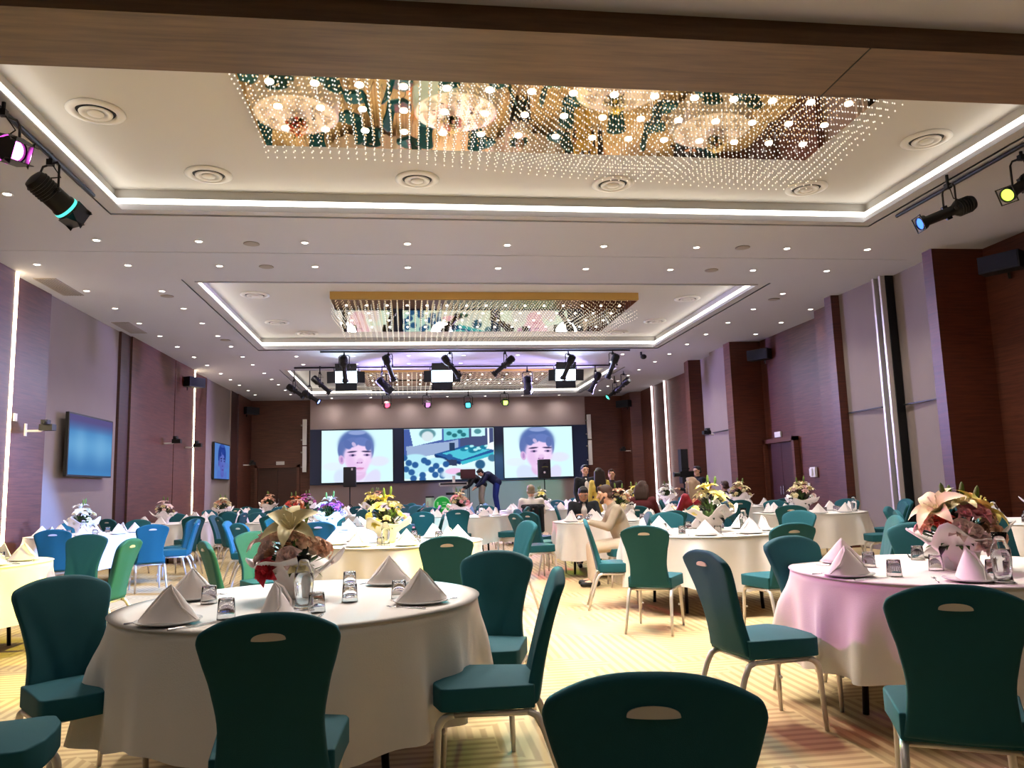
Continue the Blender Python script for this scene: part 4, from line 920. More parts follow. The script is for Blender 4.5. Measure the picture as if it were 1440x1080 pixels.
# ================================================================== STAGE FIXTURES (hung from the ceiling)
FIXED = 'black stage spotlights hanging from the ceiling'
def frame_to(d):
    d = Vector(d).normalized(); return d.to_track_quat('Z', 'Y').to_matrix().to_4x4()
def fixture(x, y, z, aim, kind, label, gel=None, ge=8.0, light=None, L=.62, top=None):
    """a lantern whose middle is at x, y, z, pointing along aim; yoke up to a ceiling clamp"""
    top = ZC if top is None else top
    t = empty('stage_spotlight' if kind != 'panel' else 'stage_light_panel', (x, y, z)); tag(t, label, 'spotlight' if kind != 'panel' else 'light panel', FIXED if kind != 'panel' else 'white barn-doored light panels')
    A = frame_to(aim); h = L / 2
    b = MB()
    if kind == 'profile':
        b.lathe([(.03, -h), (.085, -h + .02), (.095, -h + .05), (.095, -h + .22), (.075, -h + .25), (.06, -h + .28), (.06, h - .08), (.082, h - .07), (.082, h), (.07, h), (.06, h - .03)], 20, m=A)
        for k in range(5): b.lathe([(.098, -h + .06 + .033 * k), (.103, -h + .065 + .033 * k), (.103, -h + .075 + .033 * k), (.098, -h + .08 + .033 * k)], 16, m=A)
        b.box((0, 0, 0), (.04, .17, .06), A)
        yc = -.05
    elif kind == 'fresnel':
        b.lathe([(.03, -h), (.10, -h + .02), (.115, -h + .06), (.115, h - .1), (.125, h - .08), (.125, h), (.11, h), (.10, h - .03)], 20, m=A)
        for k in range(6): b.lathe([(.117, -h + .06 + .03 * k), (.124, -h + .065 + .03 * k), (.124, -h + .072 + .03 * k), (.117, -h + .077 + .03 * k)], 16, m=A)
        yc = -.02
    else:
        b.box(A @ Vector((0, 0, -.04)), (.62, .36, .08), A); b.box(A @ Vector((0, .0, -.10)), (.4, .22, .06), A); yc = -.04
    o = b.build('lamp_body', M['black'], t); smooth_angle(o, 35)
    # yoke
    c = A @ Vector((0, 0, yc)); w_ = .13 if kind == 'profile' else (.15 if kind == 'fresnel' else .33)
    side = (A @ Vector((1, 0, 0))); side.z = 0; side = side.normalized() if side.length > .1 else Vector((1, 0, 0))
    b = MB(); tz = min(.30, top - z - .05)
    tz = max(tz, .14)
    b.tube([c - side * w_, c - side * w_ + Vector((0, 0, tz - .04)), c - side * w_ * .8 + Vector((0, 0, tz)), c + side * w_ * .8 + Vector((0, 0, tz)), c + side * w_ + Vector((0, 0, tz - .04)), c + side * w_], .012, 6)
    b.ell(c - side * w_, (.025, .025, .025), 8); b.ell(c + side * w_, (.025, .025, .025), 8); b.build('yoke', M['black'], t)
    b = MB(); b.tube([c + Vector((0, 0, tz)), Vector((c.x, c.y, top - z))], .018, 8); b.box((c.x, c.y, tz + .03), (.06, .06, .06))
    b.tube([c + Vector((.02, 0, tz)), c + Vector((.09, .04, tz * .6)), A @ Vector((0, 0, -h + .03))], .007, 6); b.build('clamp', M['black'], t)
    if kind != 'panel':
        r = .068 if kind == 'profile' else .1
        gm = emat('gel_' + label[:12], gel, ge) if gel else M['glass_dark']
        b = MB(); b.lathe([(r, h - .022), (r, h - .014), (r * .6, h - .006), (.002, h - .003)], 20, m=A); b.build('lens', gm, t, smooth=True)
        if gel and kind == 'fresnel':
            b = MB(); b.lathe([(.126, h - .05), (.129, h - .05), (.129, h - .02), (.126, h - .02)], 20, m=A); b.build('gel_slot', emat('gel_slot_glow', gel, 1.5), t)
        b = MB()
        if kind == 'fresnel':
            for k in range(4):
                q = A @ Matrix.Rotation(k * math.pi / 2, 4, 'Z') @ Matrix.Translation((0, .125, h)) @ Matrix.Rotation(R_(16), 4, 'X')
                b = MB(); V = [Vector((-.07, 0, 0)), Vector((.07, 0, 0)), Vector((.12, 0, .17)), Vector((-.12, 0, .17))]
                b.add([q @ (p + Vector((0, dy, 0))) for dy in (-.003, .003) for p in V], [(0, 1, 2, 3), (7, 6, 5, 4), (0, 4, 5, 1), (1, 5, 6, 2), (2, 6, 7, 3), (3, 7, 4, 0)]); b.build('barn_door', M['black'], t)
        else:
            b.box(A @ Vector((0, .09, h + .004)), (.19, .01, .012), A); b.box(A @ Vector((0, -.09, h + .004)), (.19, .01, .012), A); b.box(A @ Vector((.09, 0, h + .004)), (.01, .19, .012), A); b.box(A @ Vector((-.09, 0, h + .004)), (.01, .19, .012), A)
            b.build('gel_frame', M['black'], t)
    else:
        b = MB(); b.box(A @ Vector((0, 0, .002)), (.58, .32, .006), A); b.build('lamp_lens', emat('panel_glow', (.72, .88, 1.0, 1), ge), t)
        for ang, wdt, off in ((0, .58, .18), (180, .58, .18), (90, .32, .31), (270, .32, .31)):
            q = A @ Matrix.Rotation(R_(ang), 4, 'Z') @ Matrix.Translation((0, off, 0)) @ Matrix.Rotation(R_(-66), 4, 'X')
            b = MB(); b.box(q @ Vector((0, 0, .11)), (wdt, .004, .22), q.to_3x3().to_4x4()); b.build('barn_door', M['blackplastic'], t)
    if light:
        col, power, size, tgt = light
        p = Vector((x, y, z)) + A @ Vector((0, 0, h + .03)); spot('stage_beam', p, tgt, col, power * STAGE_GAIN, size, .35, .06 if size < 60 else .3, t)
    return t
M['glass_dark'] = pmat('dark_lens', rgb(30, 34, 44), 0.1)
# four lanterns beside the nearest recess
tg = lambda p, q: tuple(b_ - a_ for a_, b_ in zip(p, q))
P = (-3.55, 7.05, 4.42); Q = (2.6, 3.9, .5)
fixture(*P, (.72, -.5, -.35), 'fresnel', 'glowing magenta spotlight cut off at the left photo edge', (1, .12, .85, 1), 14, ((1, .2, .9), 1100, 14, (2.9, 3.8, .75)), .34)
P = (-3.62, 8.15, 4.42); Q = (-1.2, 12.5, .7)
fixture(*P, (.42, .62, -.42), 'fresnel', 'black spotlight with a green-cyan glow at the upper left', (.1, .85, .7, 1), 5, ((.2, .75, 1.0), 2500, 30, Q), .46)
P = (6.35, 8.1, 4.38); Q = (-4.3, 11.9, .6)
fixture(*P, (-.9, .12, -.34), 'profile', 'long black spotlight with a blue gel at the upper right', (.06, .18, 1, 1), 3.0, ((.16, .36, 1.0), 26000, 22, Q), .72)
P = (6.75, 7.4, 4.45); Q = (-2.2, 7.2, .5)
fixture(*P, (-.8, -.25, -.45), 'profile', 'black spotlight with a yellow-green gel cut off at the right photo edge', (.62, .95, .08, 1), 2.6, ((1.0, .92, .12), 9500, 21, Q), .66)
# row above the second and third recess, aimed at the stage
for x, z, ax, ay, az, lab in ((-1.62, 4.40, .04, .5, -.85, 'black spotlight hanging before the left white panel, pointing down'), (-.50, 4.42, .3, .4, -.85, 'black spotlight leaning right, second in the middle row'), (1.08, 4.45, .62, .3, -.72, 'black spotlight leaning right, third in the middle row'),
                              (2.45, 4.45, -.75, .3, -.62, 'black spotlight leaning left, fourth in the middle row'), (4.15, 4.40, -.35, .4, -.85, 'black spotlight hanging before the right white panel'), (5.35, 4.42, -.25, .5, -.8, 'black spotlight at the right end of the middle row')):
    fixture(x, 19.78, z, (ax, ay, az), 'profile', lab, None, L=.7)
for x, y, z, ax, ay, az, k_, lab in ((-2.45, 22.1, 4.32, .7, .2, -.65, 'profile', 'black spotlight leaning right over the left of the far recess'), (-.75, 22.2, 4.35, .6, .1, -.6, 'fresnel', 'short black spotlight with barn doors left of centre'), (3.45, 22.3, 4.35, .05, .1, -.9, 'fresnel', 'short black spotlight with barn doors right of centre'), (5.5, 22.4, 4.35, -.4, .2, -.8, 'profile', 'black spotlight leaning left over the right of the far recess')):
    fixture(x, y, z, (ax, ay, az), k_, lab, None, L=.66 if k_ == 'profile' else .4, light=((.25, .45, 1.0), 1300, 26, (2.6, 30.2, .9)) if x > 5 else None)
for x, lab in ((-1.72, 'left white glowing light panel with barn doors'), (.92, 'middle white glowing light panel with barn doors'), (4.45, 'right white glowing light panel with barn doors')):
    t = fixture(x, 21.6, 4.46, (0, -.97, -.25), 'panel', lab, None, 6.0, ((.62, .78, 1.0), 260, 120, (x, 12, 0)))
# far row, lamps shining back into the hall
for x, y, z, col, lab, q, pw in ((-.78, 27.2, 4.32, (1, .06, .12), 'glowing red spotlight over the left stage screen', (.6, 14.3, .4), 15000), (.62, 27.4, 4.32, (.85, .25, .75), 'faint pink spotlight over the middle stage screen', (2.2, 11.2, .4), 6000),
                          (2.1, 27.6, 4.30, (.05, .75, 1.0), 'glowing cyan spotlight over the middle stage screen', (.0, 9.9, .8), 14000), (3.4, 27.5, 4.36, (.55, .95, .1), 'glowing lime spotlight over the right end of the middle screen', (3.0, 9.5, .7), 6000)):
    fixture(x, y, z, tg((x, y, z), q), 'fresnel', lab, col + (1,), 5 if 'faint' not in lab else 2, (col, pw, 15, q), .34)
for x, y, z, a, col, ge, lab, lt in ((-3.45, 24.2, 4.42, (.7, -.1, -.5), None, 0, 'upper of two black spotlights at the left of the far recess', None), (-2.95, 23.9, 4.2, (.75, -.25, -.5), (.25, .35, 1.0, 1), 5, 'lower blue-violet-lit spotlight at the left of the far recess', ((.5, .42, 1.0), 5000, 80, (9.0, 17.0, 2.0))),
                                (6.66, 24.6, 4.3, (-.75, -.2, -.5), (.05, .8, .4, 1), 5, 'spotlight with a green glow at the right of the far recess', ((.5, .42, 1.0), 6000, 80, (-6.0, 16.0, 2.0))), (6.7, 23.6, 4.42, (-.45, .75, -.45), None, 0, 'upper black spotlight at the right of the far recess', ((.25, .9, .75), 1500, 34, (3.9, 30.2, .9)))):
    fixture(x, y, z, a, 'profile', lab, col, ge, lt, .62, ZT if x < 6 else ZC)
# pipes along the ceiling carrying the rows
for x0, y0, x1, y1, lab in ((-2.2, 19.62, 5.8, 19.62, 'thin black lighting pipe behind the second recess'), (-3.2, 22.15, 6.0, 22.15, 'thin black lighting pipe before the far recess'), (-3.62, 5.2, -3.62, 9.2, 'short black lighting pipe left of the big recess'), (6.62, 5.2, 6.62, 9.4, 'short black lighting pipe right of the big recess'), (-1.3, 27.5, 4, 27.5, 'black lighting pipe above the stage')):
    b = MB(); b.tube([(x0, y0, ZC - .035), (x1, y1, ZC - .035)], .024, 8); tag(b.build('lighting_pipe', M['black'], smooth=True), lab, 'pipe', 'black lighting pipes')
# small dome camera at the corner of the second recess
t = empty('ceiling_camera', (6.25, 20.1, ZC)); tag(t, 'small black ceiling camera at the right corner of the second recess', 'camera')
b = MB(); b.tube([(0, 0, 0), (0, 0, -.1)], .03, 10); b.build('mount', M['black'], t); b = MB(); b.ell((.05, -.04, -.14), (.09, .07, .07), 12); b.build('camera_head', M['black'], t, smooth=True)

# ================================================================== WALL SPEAKERS, BRACKETS
def wall_speaker(x, y, z, ang, dark, lab):
    t = empty('wall_speaker', (x, y, z), R_(ang)); tag(t, lab, 'speaker', 'black wall speakers')
    b = MB(); b.box((0, -.25, 0), (.56, .26, .26)); b.build('cabinet', M['blackplastic'], t)
    b = MB(); b.box((0, -.384, 0), (.52, .008, .22)); b.build('front_grille', M['grille'], t)
    b = MB(); b.box((0, -.06, -.02), (.1, .12, .1)); b.tube([(0, 0, -.2), (0, -.02, -.1), (0, -.1, -.02)], .02, 8); b.build('wall_bracket', M['black'], t)
for a in ((9.04, 10.35, 4.42, -60, 0, 'nearest black wall speaker at the upper right photo edge'), (8.93, 18.35, 4.42, -55, 0, 'black wall speaker above the right wall door'), (8.45, 29.3, 4.4, -50, 0, 'farthest black wall speaker on the right'),
          (-6.0, 21.9, 4.38, 60, 0, 'black wall speaker beside the tall left light strip'), (-5.92, 29.3, 4.35, 50, 0, 'farthest black wall speaker in the left corner')): wall_speaker(*a)
def wall_spot(x, y, z, s, lab):
    t = empty('wall_bracket_camera', (x, y, z)); tag(t, lab, 'camera', 'small black cameras on white wall arms')
    b = MB(); b.box((-s * .01, 0, 0), (.02, .06, .2)); b.tube([(0, 0, -.02), (s * .22, 0, -.02), (s * .26, 0, .0)], .018, 8); b.build('wall_arm', M['white'], t)
    b = MB(); b.box((s * .32, 0, .03), (.2, .16, .1)); b.box((s * .30, -.03, .11), (.10, .13, .08)); b.ell((s * .33, -.13, .1), (.04, .05, .04), 10); b.build('camera_head', M['black'], t)
for a in ((-6.11, 13.35, 2.45, 1, 'small black camera on a white arm near the left photo edge'), (-6.03, 20.1, 2.65, 1, 'left one of two black cameras beside the tall light strip'), (-6.0, 21.9, 2.65, 1, 'right one of two black cameras beside the tall light strip'),
          (8.44, 20.5, 2.62, -1, 'small black camera on the blue-lit right wall panel'), (-5.94, 29.0, 2.4, 1, 'small pale bracket in the far left corner'), (8.5, 29.3, 2.6, -1, 'small pale bracket in the far right corner')): wall_spot(*a)
b = MB(); b.box((0, 0, 0), (.02, .09, .12)); tag(b.build('wall_switch', M['white'], loc=(-6.12, 13.0, 2.62)), 'white square switch left of the near left wall camera', 'switch')
b = MB(); b.box((0, 0, 0), (.05, .22, .22)); b.box((-.04, .03, 0), (.04, .1, .16)); tag(b.build('wall_control_panel', M['white'], loc=(8.93, 16.4, 1.45)), 'white control box on the right wall beside the door', 'control box')
b = MB(); b.box((0, 0, 0), (.02, .08, .12)); tag(b.build('wall_switch', M['white'], loc=(8.95, 16.68, 1.15)), 'white light switch below the control box on the right wall', 'switch')
b = MB(); b.box((0, 0, 0), (.02, .08, .14)); tag(b.build('wall_switch', M['white'], loc=(8.9, 22.5, 2.25)), 'white switch on the right wall above the cameraman', 'switch')
# white column loudspeakers each side of the screens
for x, lab in ((-3.94, 'tall slim white column loudspeaker left of the stage screens'), (6.99 + .08, 'tall slim white column loudspeaker right of the stage screens')):
    t = empty('column_loudspeaker', (x, 30.1, 2.1)); tag(t, lab, 'speaker', 'slim white column loudspeakers')
    for z in (0, 1.02):
        b = MB(); b.box((0, 0, z + .49), (.14, .14, .97)); b.build('cabinet', M['white'], t)
        for q in (.2, .75): b = MB(); b.box((-.1, .06, z + q), (.08, .2, .05)); b.build('wall_bracket', M['grey'], t)
# black hanging column near the right light strips
t = empty('black_column_loudspeaker', (7.55, 20.9, 0)); tag(t, 'tall black column loudspeaker on a pole behind the cameraman', 'speaker')
b = MB(); b.box((0, 0, 1.75), (.2, .24, .95)); b.build('cabinet', M['blackplastic'], t); b = MB(); b.tube([(0, 0, 0), (0, 0, 1.3)], .03, 8); b.box((0, 0, .02), (.5, .5, .04)); b.build('pole', M['black'], t)

# ================================================================== STAGE
b = MB(); b.b2(-2.7, 6.1, 24.6, 29.6, 0, .5); t = b.build('stage_platform', M['stage']); tag(t, 'low dark stage platform below the three screens', 'stage')
SZ = .5
def stand_speaker(x, y, zc, lab, front):
    t = empty('stand_loudspeaker', (x, y, zc - .31)); tag(t, lab, 'speaker', 'black loudspeakers on poles')
    b = MB(); b.b2(-.19, .19, -.17, .17, 0, .62); o = b.build('cabinet', M['blackplastic'], t); bake(o, [('BEVEL', dict(width=.02, segments=2))])
    if front:
        for zz, r in ((.2, .13), (.45, .07)):
            b = MB(); b.lathe([(r, 0), (r * .9, .012), (r * .5, -.0), (.002, .01)], 20, (0, -.172, zz), Matrix.Rotation(R_(90), 4, 'X')); dr = b.build('driver', M['grille'], t); dr0 = dr if zz == .2 else dr0
        b = MB(); b.lathe([(.035, 0), (.03, .01), (.002, .012)], 14, (-.02, -.185, .2), Matrix.Rotation(R_(90), 4, 'X')); b.build('driver_cap', M['white'], dr0)
        b = MB(); b.tube([(-.1, -.178, .37), (0, -.178, .385), (.1, -.178, .37)], .008, 6); b.build('badge_strip', fab('olive', rgb(150, 150, 60)), t)
    else:
        b = MB(); b.box((.08, -.175, .55), (.05, .01, .07)); b.build('round_badge', M['white'], t)
    p = empty('speaker_stand', (x, y, SZ)); tag(p, 'thin black pole stand under ' + lab, 'speaker stand', 'speaker pole stands')
    b = MB(); b.tube([(0, 0, .05), (0, 0, zc - .31 - SZ)], .018, 8); b.build('pole', M['black'], p, smooth=True)
    for k in range(3):
        a = k * 2.09 + .5; b = MB(); b.tube([(0, 0, .45), (.4 * math.cos(a), .4 * math.sin(a), .0)], .012, 6); b.build('leg', M['black'], p)
stand_speaker(-1.88, 25.0, 1.78, 'the plain black loudspeaker at the stage left', False); stand_speaker(4.32, 25.0, 1.87, 'the black loudspeaker at the stage right', True)
# keyboard on its stand
t = empty('keyboard', (1.43, 26.2, 1.44)); tag(t, 'long electric keyboard with dark keys on a pale stand on stage', 'keyboard')
b = MB(); b.b2(-.48, .48, -.14, .14, 0, .09); b.build('keyboard_case', M['white'], t); b = MB(); b.b2(-.44, .44, -.145, .05, .02, .075); b.build('key_bed', M['blackplastic'], t)
t = empty('keyboard_stand', (1.43, 26.2, SZ)); tag(t, 'pale upright stand that carries the keyboard on stage', 'keyboard stand')
b = MB(); b.tube([(.02, 0, 0), (.02, 0, 1.25)], .05, 10); b.build('pole', M['white'], t)
b = MB(); b.b2(-.45, .45, -.12, .12, .905, .935); b.build('top_bar', M['white'], t)
b = MB(); b.b2(-.25, .1, -.16, .1, .62, .70); b.b2(.1, .35, -.16, .1, .66, .72); b.build('lower_shelf', M['blackplastic'], t)
b = MB(); b.b2(-.4, .4, -.3, .3, 0, .03); b.build('base', M['grey'], t)
b = MB(); b.b2(.47, .49, -.01, .01, 0, .93); b.build('side_leg', M['black'], t)
# green bass drum with its pale neighbour
t = empty('bass_drum', (1.0, 25.2, SZ + .32)); tag(t, 'round green bass drum head with a pale rim on the stage front', 'drum')
RX = Matrix.Rotation(R_(90), 4, 'X')
b = MB(); b.lathe([(.27, -.2), (.28, -.2), (.28, .2), (.27, .2)], 32, m=RX); b.build('drum_shell', M['black'], t, smooth=False)
b = MB(); b.lathe([(.25, .196), (.25, .204), (.002, .205)], 32, m=RX); b.build('drum_head', fab('drum_green', rgb(30, 190, 70)), t)
b = MB(); b.lathe([(.25, .19), (.285, .19), (.285, .22), (.25, .22), (.25, .19)], 32, m=RX); b.build('drum_rim', fab('pale_green', rgb(170, 240, 180)), t)
b = MB(); b.box((0, -.208, -.10), (.30, .006, .05)); b.box((-.14, -.208, .04), (.05, .006, .12)); b.box((.07, -.208, .08), (.14, .006, .03)); b.box((.07, -.208, .02), (.12, .006, .025)); b.build('drum_print', fab('drum_light', rgb(150, 245, 160)), t)
t = empty('floor_tom', (.62, 25.3, SZ)); tag(t, 'small pale green drum standing left of the bass drum', 'drum')
b = MB(); b.lathe([(.13, .28), (.135, .28), (.135, .58), (.13, .58), (.002, .585)], 24); b.build('drum_shell', fab('pale_mint', rgb(190, 225, 195)), t)
b = MB(); b.lathe([(.14, .56), (.14, .60), (.125, .605), (.125, .56)], 24); b.build('drum_rim', M['black'], t)
for k in range(3): a = k * 2.09; b = MB(); b.tube([(.14 * math.cos(a), .14 * math.sin(a), 0), (.14 * math.cos(a), .14 * math.sin(a), .45)], .01, 6); b.build('leg', M['steel'], t)
t = empty('amplifier_stand', (1.87, 25.6, SZ)); tag(t, 'thin black stand under the brown amplifier box', 'stand')
b = MB(); b.tube([(.05, 0, 0), (.05, 0, 1.12)], .015, 8); b.build('pole', M['black'], t); b = MB(); b.b2(-.2, .25, -.15, .15, 1.12, 1.14); b.build('plate', M['black'], t)
b = MB(); b.b2(-.24, .24, -.14, .14, 0, .30); o = b.build('amplifier_box', fab('brown_case', rgb(78, 46, 48)), loc=(1.88, 25.6, SZ + 1.142)); bake(o, [('BEVEL', dict(width=.015, segments=2))]); tag(o, 'brown amplifier box on a thin stand beside the bending people', 'amplifier')

# ================================================================== PEOPLE
SK = {'light': rgb(214, 168, 140), 'mid': rgb(190, 138, 108)}
def voxel(b, name, mat, parent, vox=.014, it=3):
    o = b.build(name, mat, parent); bake(o, [('REMESH', dict(mode='VOXEL', voxel_size=vox, use_smooth_shade=True)), ('SMOOTH', dict(factor=.5, iterations=it))]); return o
def head_parts(b, c, Rm):
    """head solid in frame Rm (x right, y forward, z up) round centre c"""
    p = lambda x, y, z: Vector(c) + Rm @ Vector((x, y, z))
    b.ell(p(0, -.008, .025), (.074, .092, .088), 16, Rm.to_4x4()); b.capsule(p(0, .02, -.02), p(0, .038, -.075), .062, .038); b.capsule(p(-.03, .02, -.05), p(.03, .02, -.05), .042, .042)
    b.capsule(p(0, .084, .022), p(0, .104, -.014), .009, .015); b.capsule(p(-.05, .06, .035), p(.05, .06, .035), .022, .022)
    for s in (-1, 1): b.ell(p(s * .078, -.008, .0), (.01, .02, .032), 10, Rm.to_4x4())
def hand(b, wr, d, side, up=Vector((0, 0, 1))):
    d = Vector(d).normalized(); sd = d.cross(up); sd = sd.normalized() if sd.length > .1 else Vector((1, 0, 0)); wr = Vector(wr)
    pe = wr + d * .085
    for s in (-.03, -.01, .01, .03): b.capsule(wr + sd * s * .6 + d * .01, pe + sd * s, .018, .014, 8)
    for s, L in ((-.033, .055), (-.011, .075), (.011, .08), (.033, .068)):
        k = pe + sd * s; m_ = k + d * L * .55 - up * .012; b.capsule(k, m_, .0095, .009, 8); b.capsule(m_, m_ + d * L * .4 - up * .024, .009, .008, 8)
    th = wr + d * .03 + sd * .03 * side; t2 = th + (d * .6 + sd * .8 * side).normalized() * .04; b.capsule(th, t2, .013, .011, 8); b.capsule(t2, t2 + (d + sd * .2 * side).normalized() * .03, .011, .009, 8)
def person(name_label, x, y, f, pose, top, bottom, hair, skin='light', z0=0, scale=1.0, sleeves=True, extra=None, female=False, beard=None, shirt=None, collar=None):
    t = empty('person', (x, y, z0), math.atan2(-f[0], f[1])); t.scale = (scale,) * 3; tag(t, name_label, 'person')
    J = pose; hc = Vector(J['head']); Rm = Matrix.Rotation(R_(J.get('yaw', 0)), 3, 'Z') @ Matrix.Rotation(R_(J.get('pitch', 0)), 3, 'X')
    sw_ = .165 if female else .19
    def limbs(b, g, legs=True, arms=True, torso=True, hands=False, full=False):
        pel = Vector(J['pelvis']); ch = Vector(J['chest']); nk = Vector(J['neck'])
        if torso:
            b.capsule(pel - Vector((.07, 0, 0)), pel + Vector((.07, 0, 0)), .115 + g, .115 + g); b.capsule(pel, (pel + ch) / 2, .12 + g, .125 + g); b.capsule((pel + ch) / 2, ch, .125 + g, .125 + g)
            b.capsule(ch - Vector((.07, 0, 0)), ch + Vector((.07, 0, 0)), .112 + g, .112 + g)
            for s in ('l', 'r'): b.capsule(ch, Vector(J['sh' + s]), .10 + g, .058 + g)
            b.capsule(ch, nk, .10 + g, .055 + g * .6)
        if full: b.capsule(nk, hc - Rm @ Vector((0, .01, .04)), .055, .052)
        if arms:
            for s in ('l', 'r'): a, e, w2 = Vector(J['sh' + s]), Vector(J['el' + s]), Vector(J['wr' + s]); b.capsule(a, e, .055 + g, .042 + g); b.capsule(e, w2 if full else e.lerp(w2, .93), .041 + g, .028 + g)
        if hands:
            for s, q in (('l', 1), ('r', -1)): hand(b, J['wr' + s], Vector(J['wr' + s]) - Vector(J['el' + s]), q)
        if legs:
            for s in ('l', 'r'):
                h_, k_, a_ = Vector(J['hip' + s]), Vector(J['kn' + s]), Vector(J['an' + s]); b.capsule(h_, k_, .088 + g, .06 + g); b.capsule(k_, a_, .06 + g, .038 + g + (.012 if g else 0))
    b = MB(); limbs(b, 0, hands=True, full=True); head_parts(b, hc, Rm)
    for s in ('l', 'r'): a_ = Vector(J['an' + s]); b.capsule(a_ - Vector((0, 0, .03)), a_ + Vector((0, .12, -.05)), .035, .03)
    voxel(b, 'body', fab('skin_' + skin, SK[skin], .55), t, .011, 2)
    b = MB(); limbs(b, .012, legs=False); voxel(b, 'jacket' if shirt else 'top', top, t, .014, 3)
    b = MB(); limbs(b, .010, arms=False, torso=False); pel = Vector(J['pelvis']); b.capsule(pel - Vector((.07, 0, 0)), pel + Vector((.07, 0, 0)), .122, .122); voxel(b, 'trousers', bottom, t, .016, 3)
    for s in ('l', 'r'): a_ = Vector(J['an' + s]); b = MB(); b.capsule(a_ + Vector((0, -.04, -.05)), a_ + Vector((0, .15, -.058)), .042, .036); voxel(b, 'shoe', M['black'], t, .014, 1)
    p = lambda X, Y, Z: hc + Rm @ Vector((X, Y, Z))
    # face
    for s in (-1, 1):
        b = MB(); b.ell(p(s * .03, .078, .018), (.013, .008, .007), 10, Rm.to_4x4()); ey = b.build('eye', M['white'], t, smooth=True)
        b = MB(); b.ell(p(s * .03, .085, .018), (.006, .004, .006), 8, Rm.to_4x4()); b.build('pupil', M['black'], ey, smooth=True)
        b = MB(); b.tube([p(s * .014, .088, .036), p(s * .03, .088, .041), p(s * .046, .078, .035)], .004, 6); b.build('eyebrow', hair, t)
    b = MB(); b.ell(p(0, .081, -.045), (.024, .009, .007), 12, Rm.to_4x4()); b.build('mouth', fab('lips', rgb(176, 96, 90)), t, smooth=True)
    b = MB()
    b.ell(p(0, -.025, .048), (.084, .098, .086), 16, Rm.to_4x4()); b.capsule(p(-.05, -.06, -.02), p(.05, -.06, -.02), .042, .042); b.capsule(p(-.03, .045, .1), p(.03, .045, .1), .028, .028)
    for s in (-1, 1): b.capsule(p(s * .064, .0, .05), p(s * .07, -.01, .03), .018, .012)
    if J.get('hairlen'):
        L = J['hairlen']; n_ = 6; fall = Vector((0, -.115, -L))
        for s in (-.07, -.035, 0, .035, .07):
            q0 = p(s, -.07, .02); b.capsule(q0, q0 + Vector((s * .3, -.03, -L * .5)), .05, .046); b.capsule(q0 + Vector((s * .3, -.03, -L * .5)), q0 + Vector((s * .2, -.05, -L)), .046, .028)
        for s in (-1, 1): b.capsule(p(s * .08, .01, .04), p(s * .092, .0, -.1), .022, .024)
    voxel(b, 'hair', hair, t, .012, 2)
    if beard:
        b = MB(); b.capsule(p(-.058, .02, -.03), p(-.03, .06, -.082), .02, .024); b.capsule(p(.058, .02, -.03), p(.03, .06, -.082), .02, .024); b.capsule(p(-.03, .062, -.085), p(.03, .062, -.085), .026, .026); b.capsule(p(-.028, .082, -.026), p(.028, .082, -.026), .009, .009); voxel(b, 'beard', hair, t, .009, 1)
    if shirt:
        ch = Vector(J['chest']); nk = Vector(J['neck']); b = MB(); pel = Vector(J['pelvis']); dd = (nk - ch)
        b.capsule(ch.lerp(pel, .55) + Vector((0, .105, 0)), ch + Vector((0, .10, .0)), .052, .056); b.capsule(ch + Vector((0, .10, .0)), nk + Vector((0, .035, -.03)), .054, .035); voxel(b, 'shirt', shirt, t, .012, 2)
    if collar:
        nk = Vector(J['neck']); b = MB(); b.capsule(nk + Vector((-.045, .085, -.02)), nk + Vector((-.008, .09, -.025)), .02, .008); b.capsule(nk + Vector((.045, .085, -.02)), nk + Vector((.008, .09, -.025)), .02, .008); b.build('bow_tie', collar, t, smooth=True)
    return t
def seated(lean=.05, pitch=0, yaw=0, hairlen=0, w_=.19, table=True):
    return dict(pelvis=(0, 0, .55), chest=(0, lean, .90), neck=(0, lean * 1.3, 1.04), head=(0, lean * 1.7 + (.04 if pitch < 0 else 0), 1.185 - abs(pitch) * .0012), pitch=pitch, yaw=yaw, hairlen=hairlen,
        shl=(-w_, lean, .985), shr=(w_, lean, .985), ell=(-w_ - .05, lean + .12, .76), elr=(w_ + .05, lean + .12, .76), wrl=(-.11, lean + .34, .82), wrr=(.13, lean + .34, .82),
        hipl=(-.09, .02, .53), hipr=(.09, .02, .53), knl=(-.12, .44, .50), knr=(.12, .44, .50), anl=(-.12, .44, .10), anr=(.12, .44, .10))
def standing(pitch=0, yaw=0, hairlen=0, w_=.19, arm=0):
    return dict(pelvis=(0, 0, .95), chest=(0, 0, 1.30), neck=(0, 0, 1.45), head=(0, .02, 1.60), pitch=pitch, yaw=yaw, hairlen=hairlen, shl=(-w_, 0, 1.39), shr=(w_, 0, 1.39), ell=(-w_ - .05, .02, 1.11), elr=(w_ + .05, .02, 1.11),
        wrl=(-w_ - .03, .14 + arm, .90 + arm), wrr=(w_ + .03, .14 + arm, .90 + arm), hipl=(-.09, 0, .92), hipr=(.09, 0, .92), knl=(-.1, .02, .50), knr=(.1, .02, .50), anl=(-.1, 0, .10), anr=(.1, 0, .10))
def bending(d=.42, reach=.4):
    return dict(pelvis=(0, -.05, .92), chest=(0, .24, 1.14), neck=(0, .36, 1.19), head=(0, .48, 1.22), pitch=-45, yaw=0, shl=(-.19, .30, 1.14), shr=(.19, .30, 1.14), ell=(-.22, .46, .92), elr=(.22, .46, .92), wrl=(-.14, .62, .80), wrr=(.14, .62, .80),
        hipl=(-.09, -.03, .90), hipr=(.09, -.03, .90), knl=(-.1, .02, .50), knr=(.1, .02, .50), anl=(-.1, -.04, .10), anr=(.1, -.04, .10))
H_ = lambda n, *c: fab(n, rgb(*c), .6)
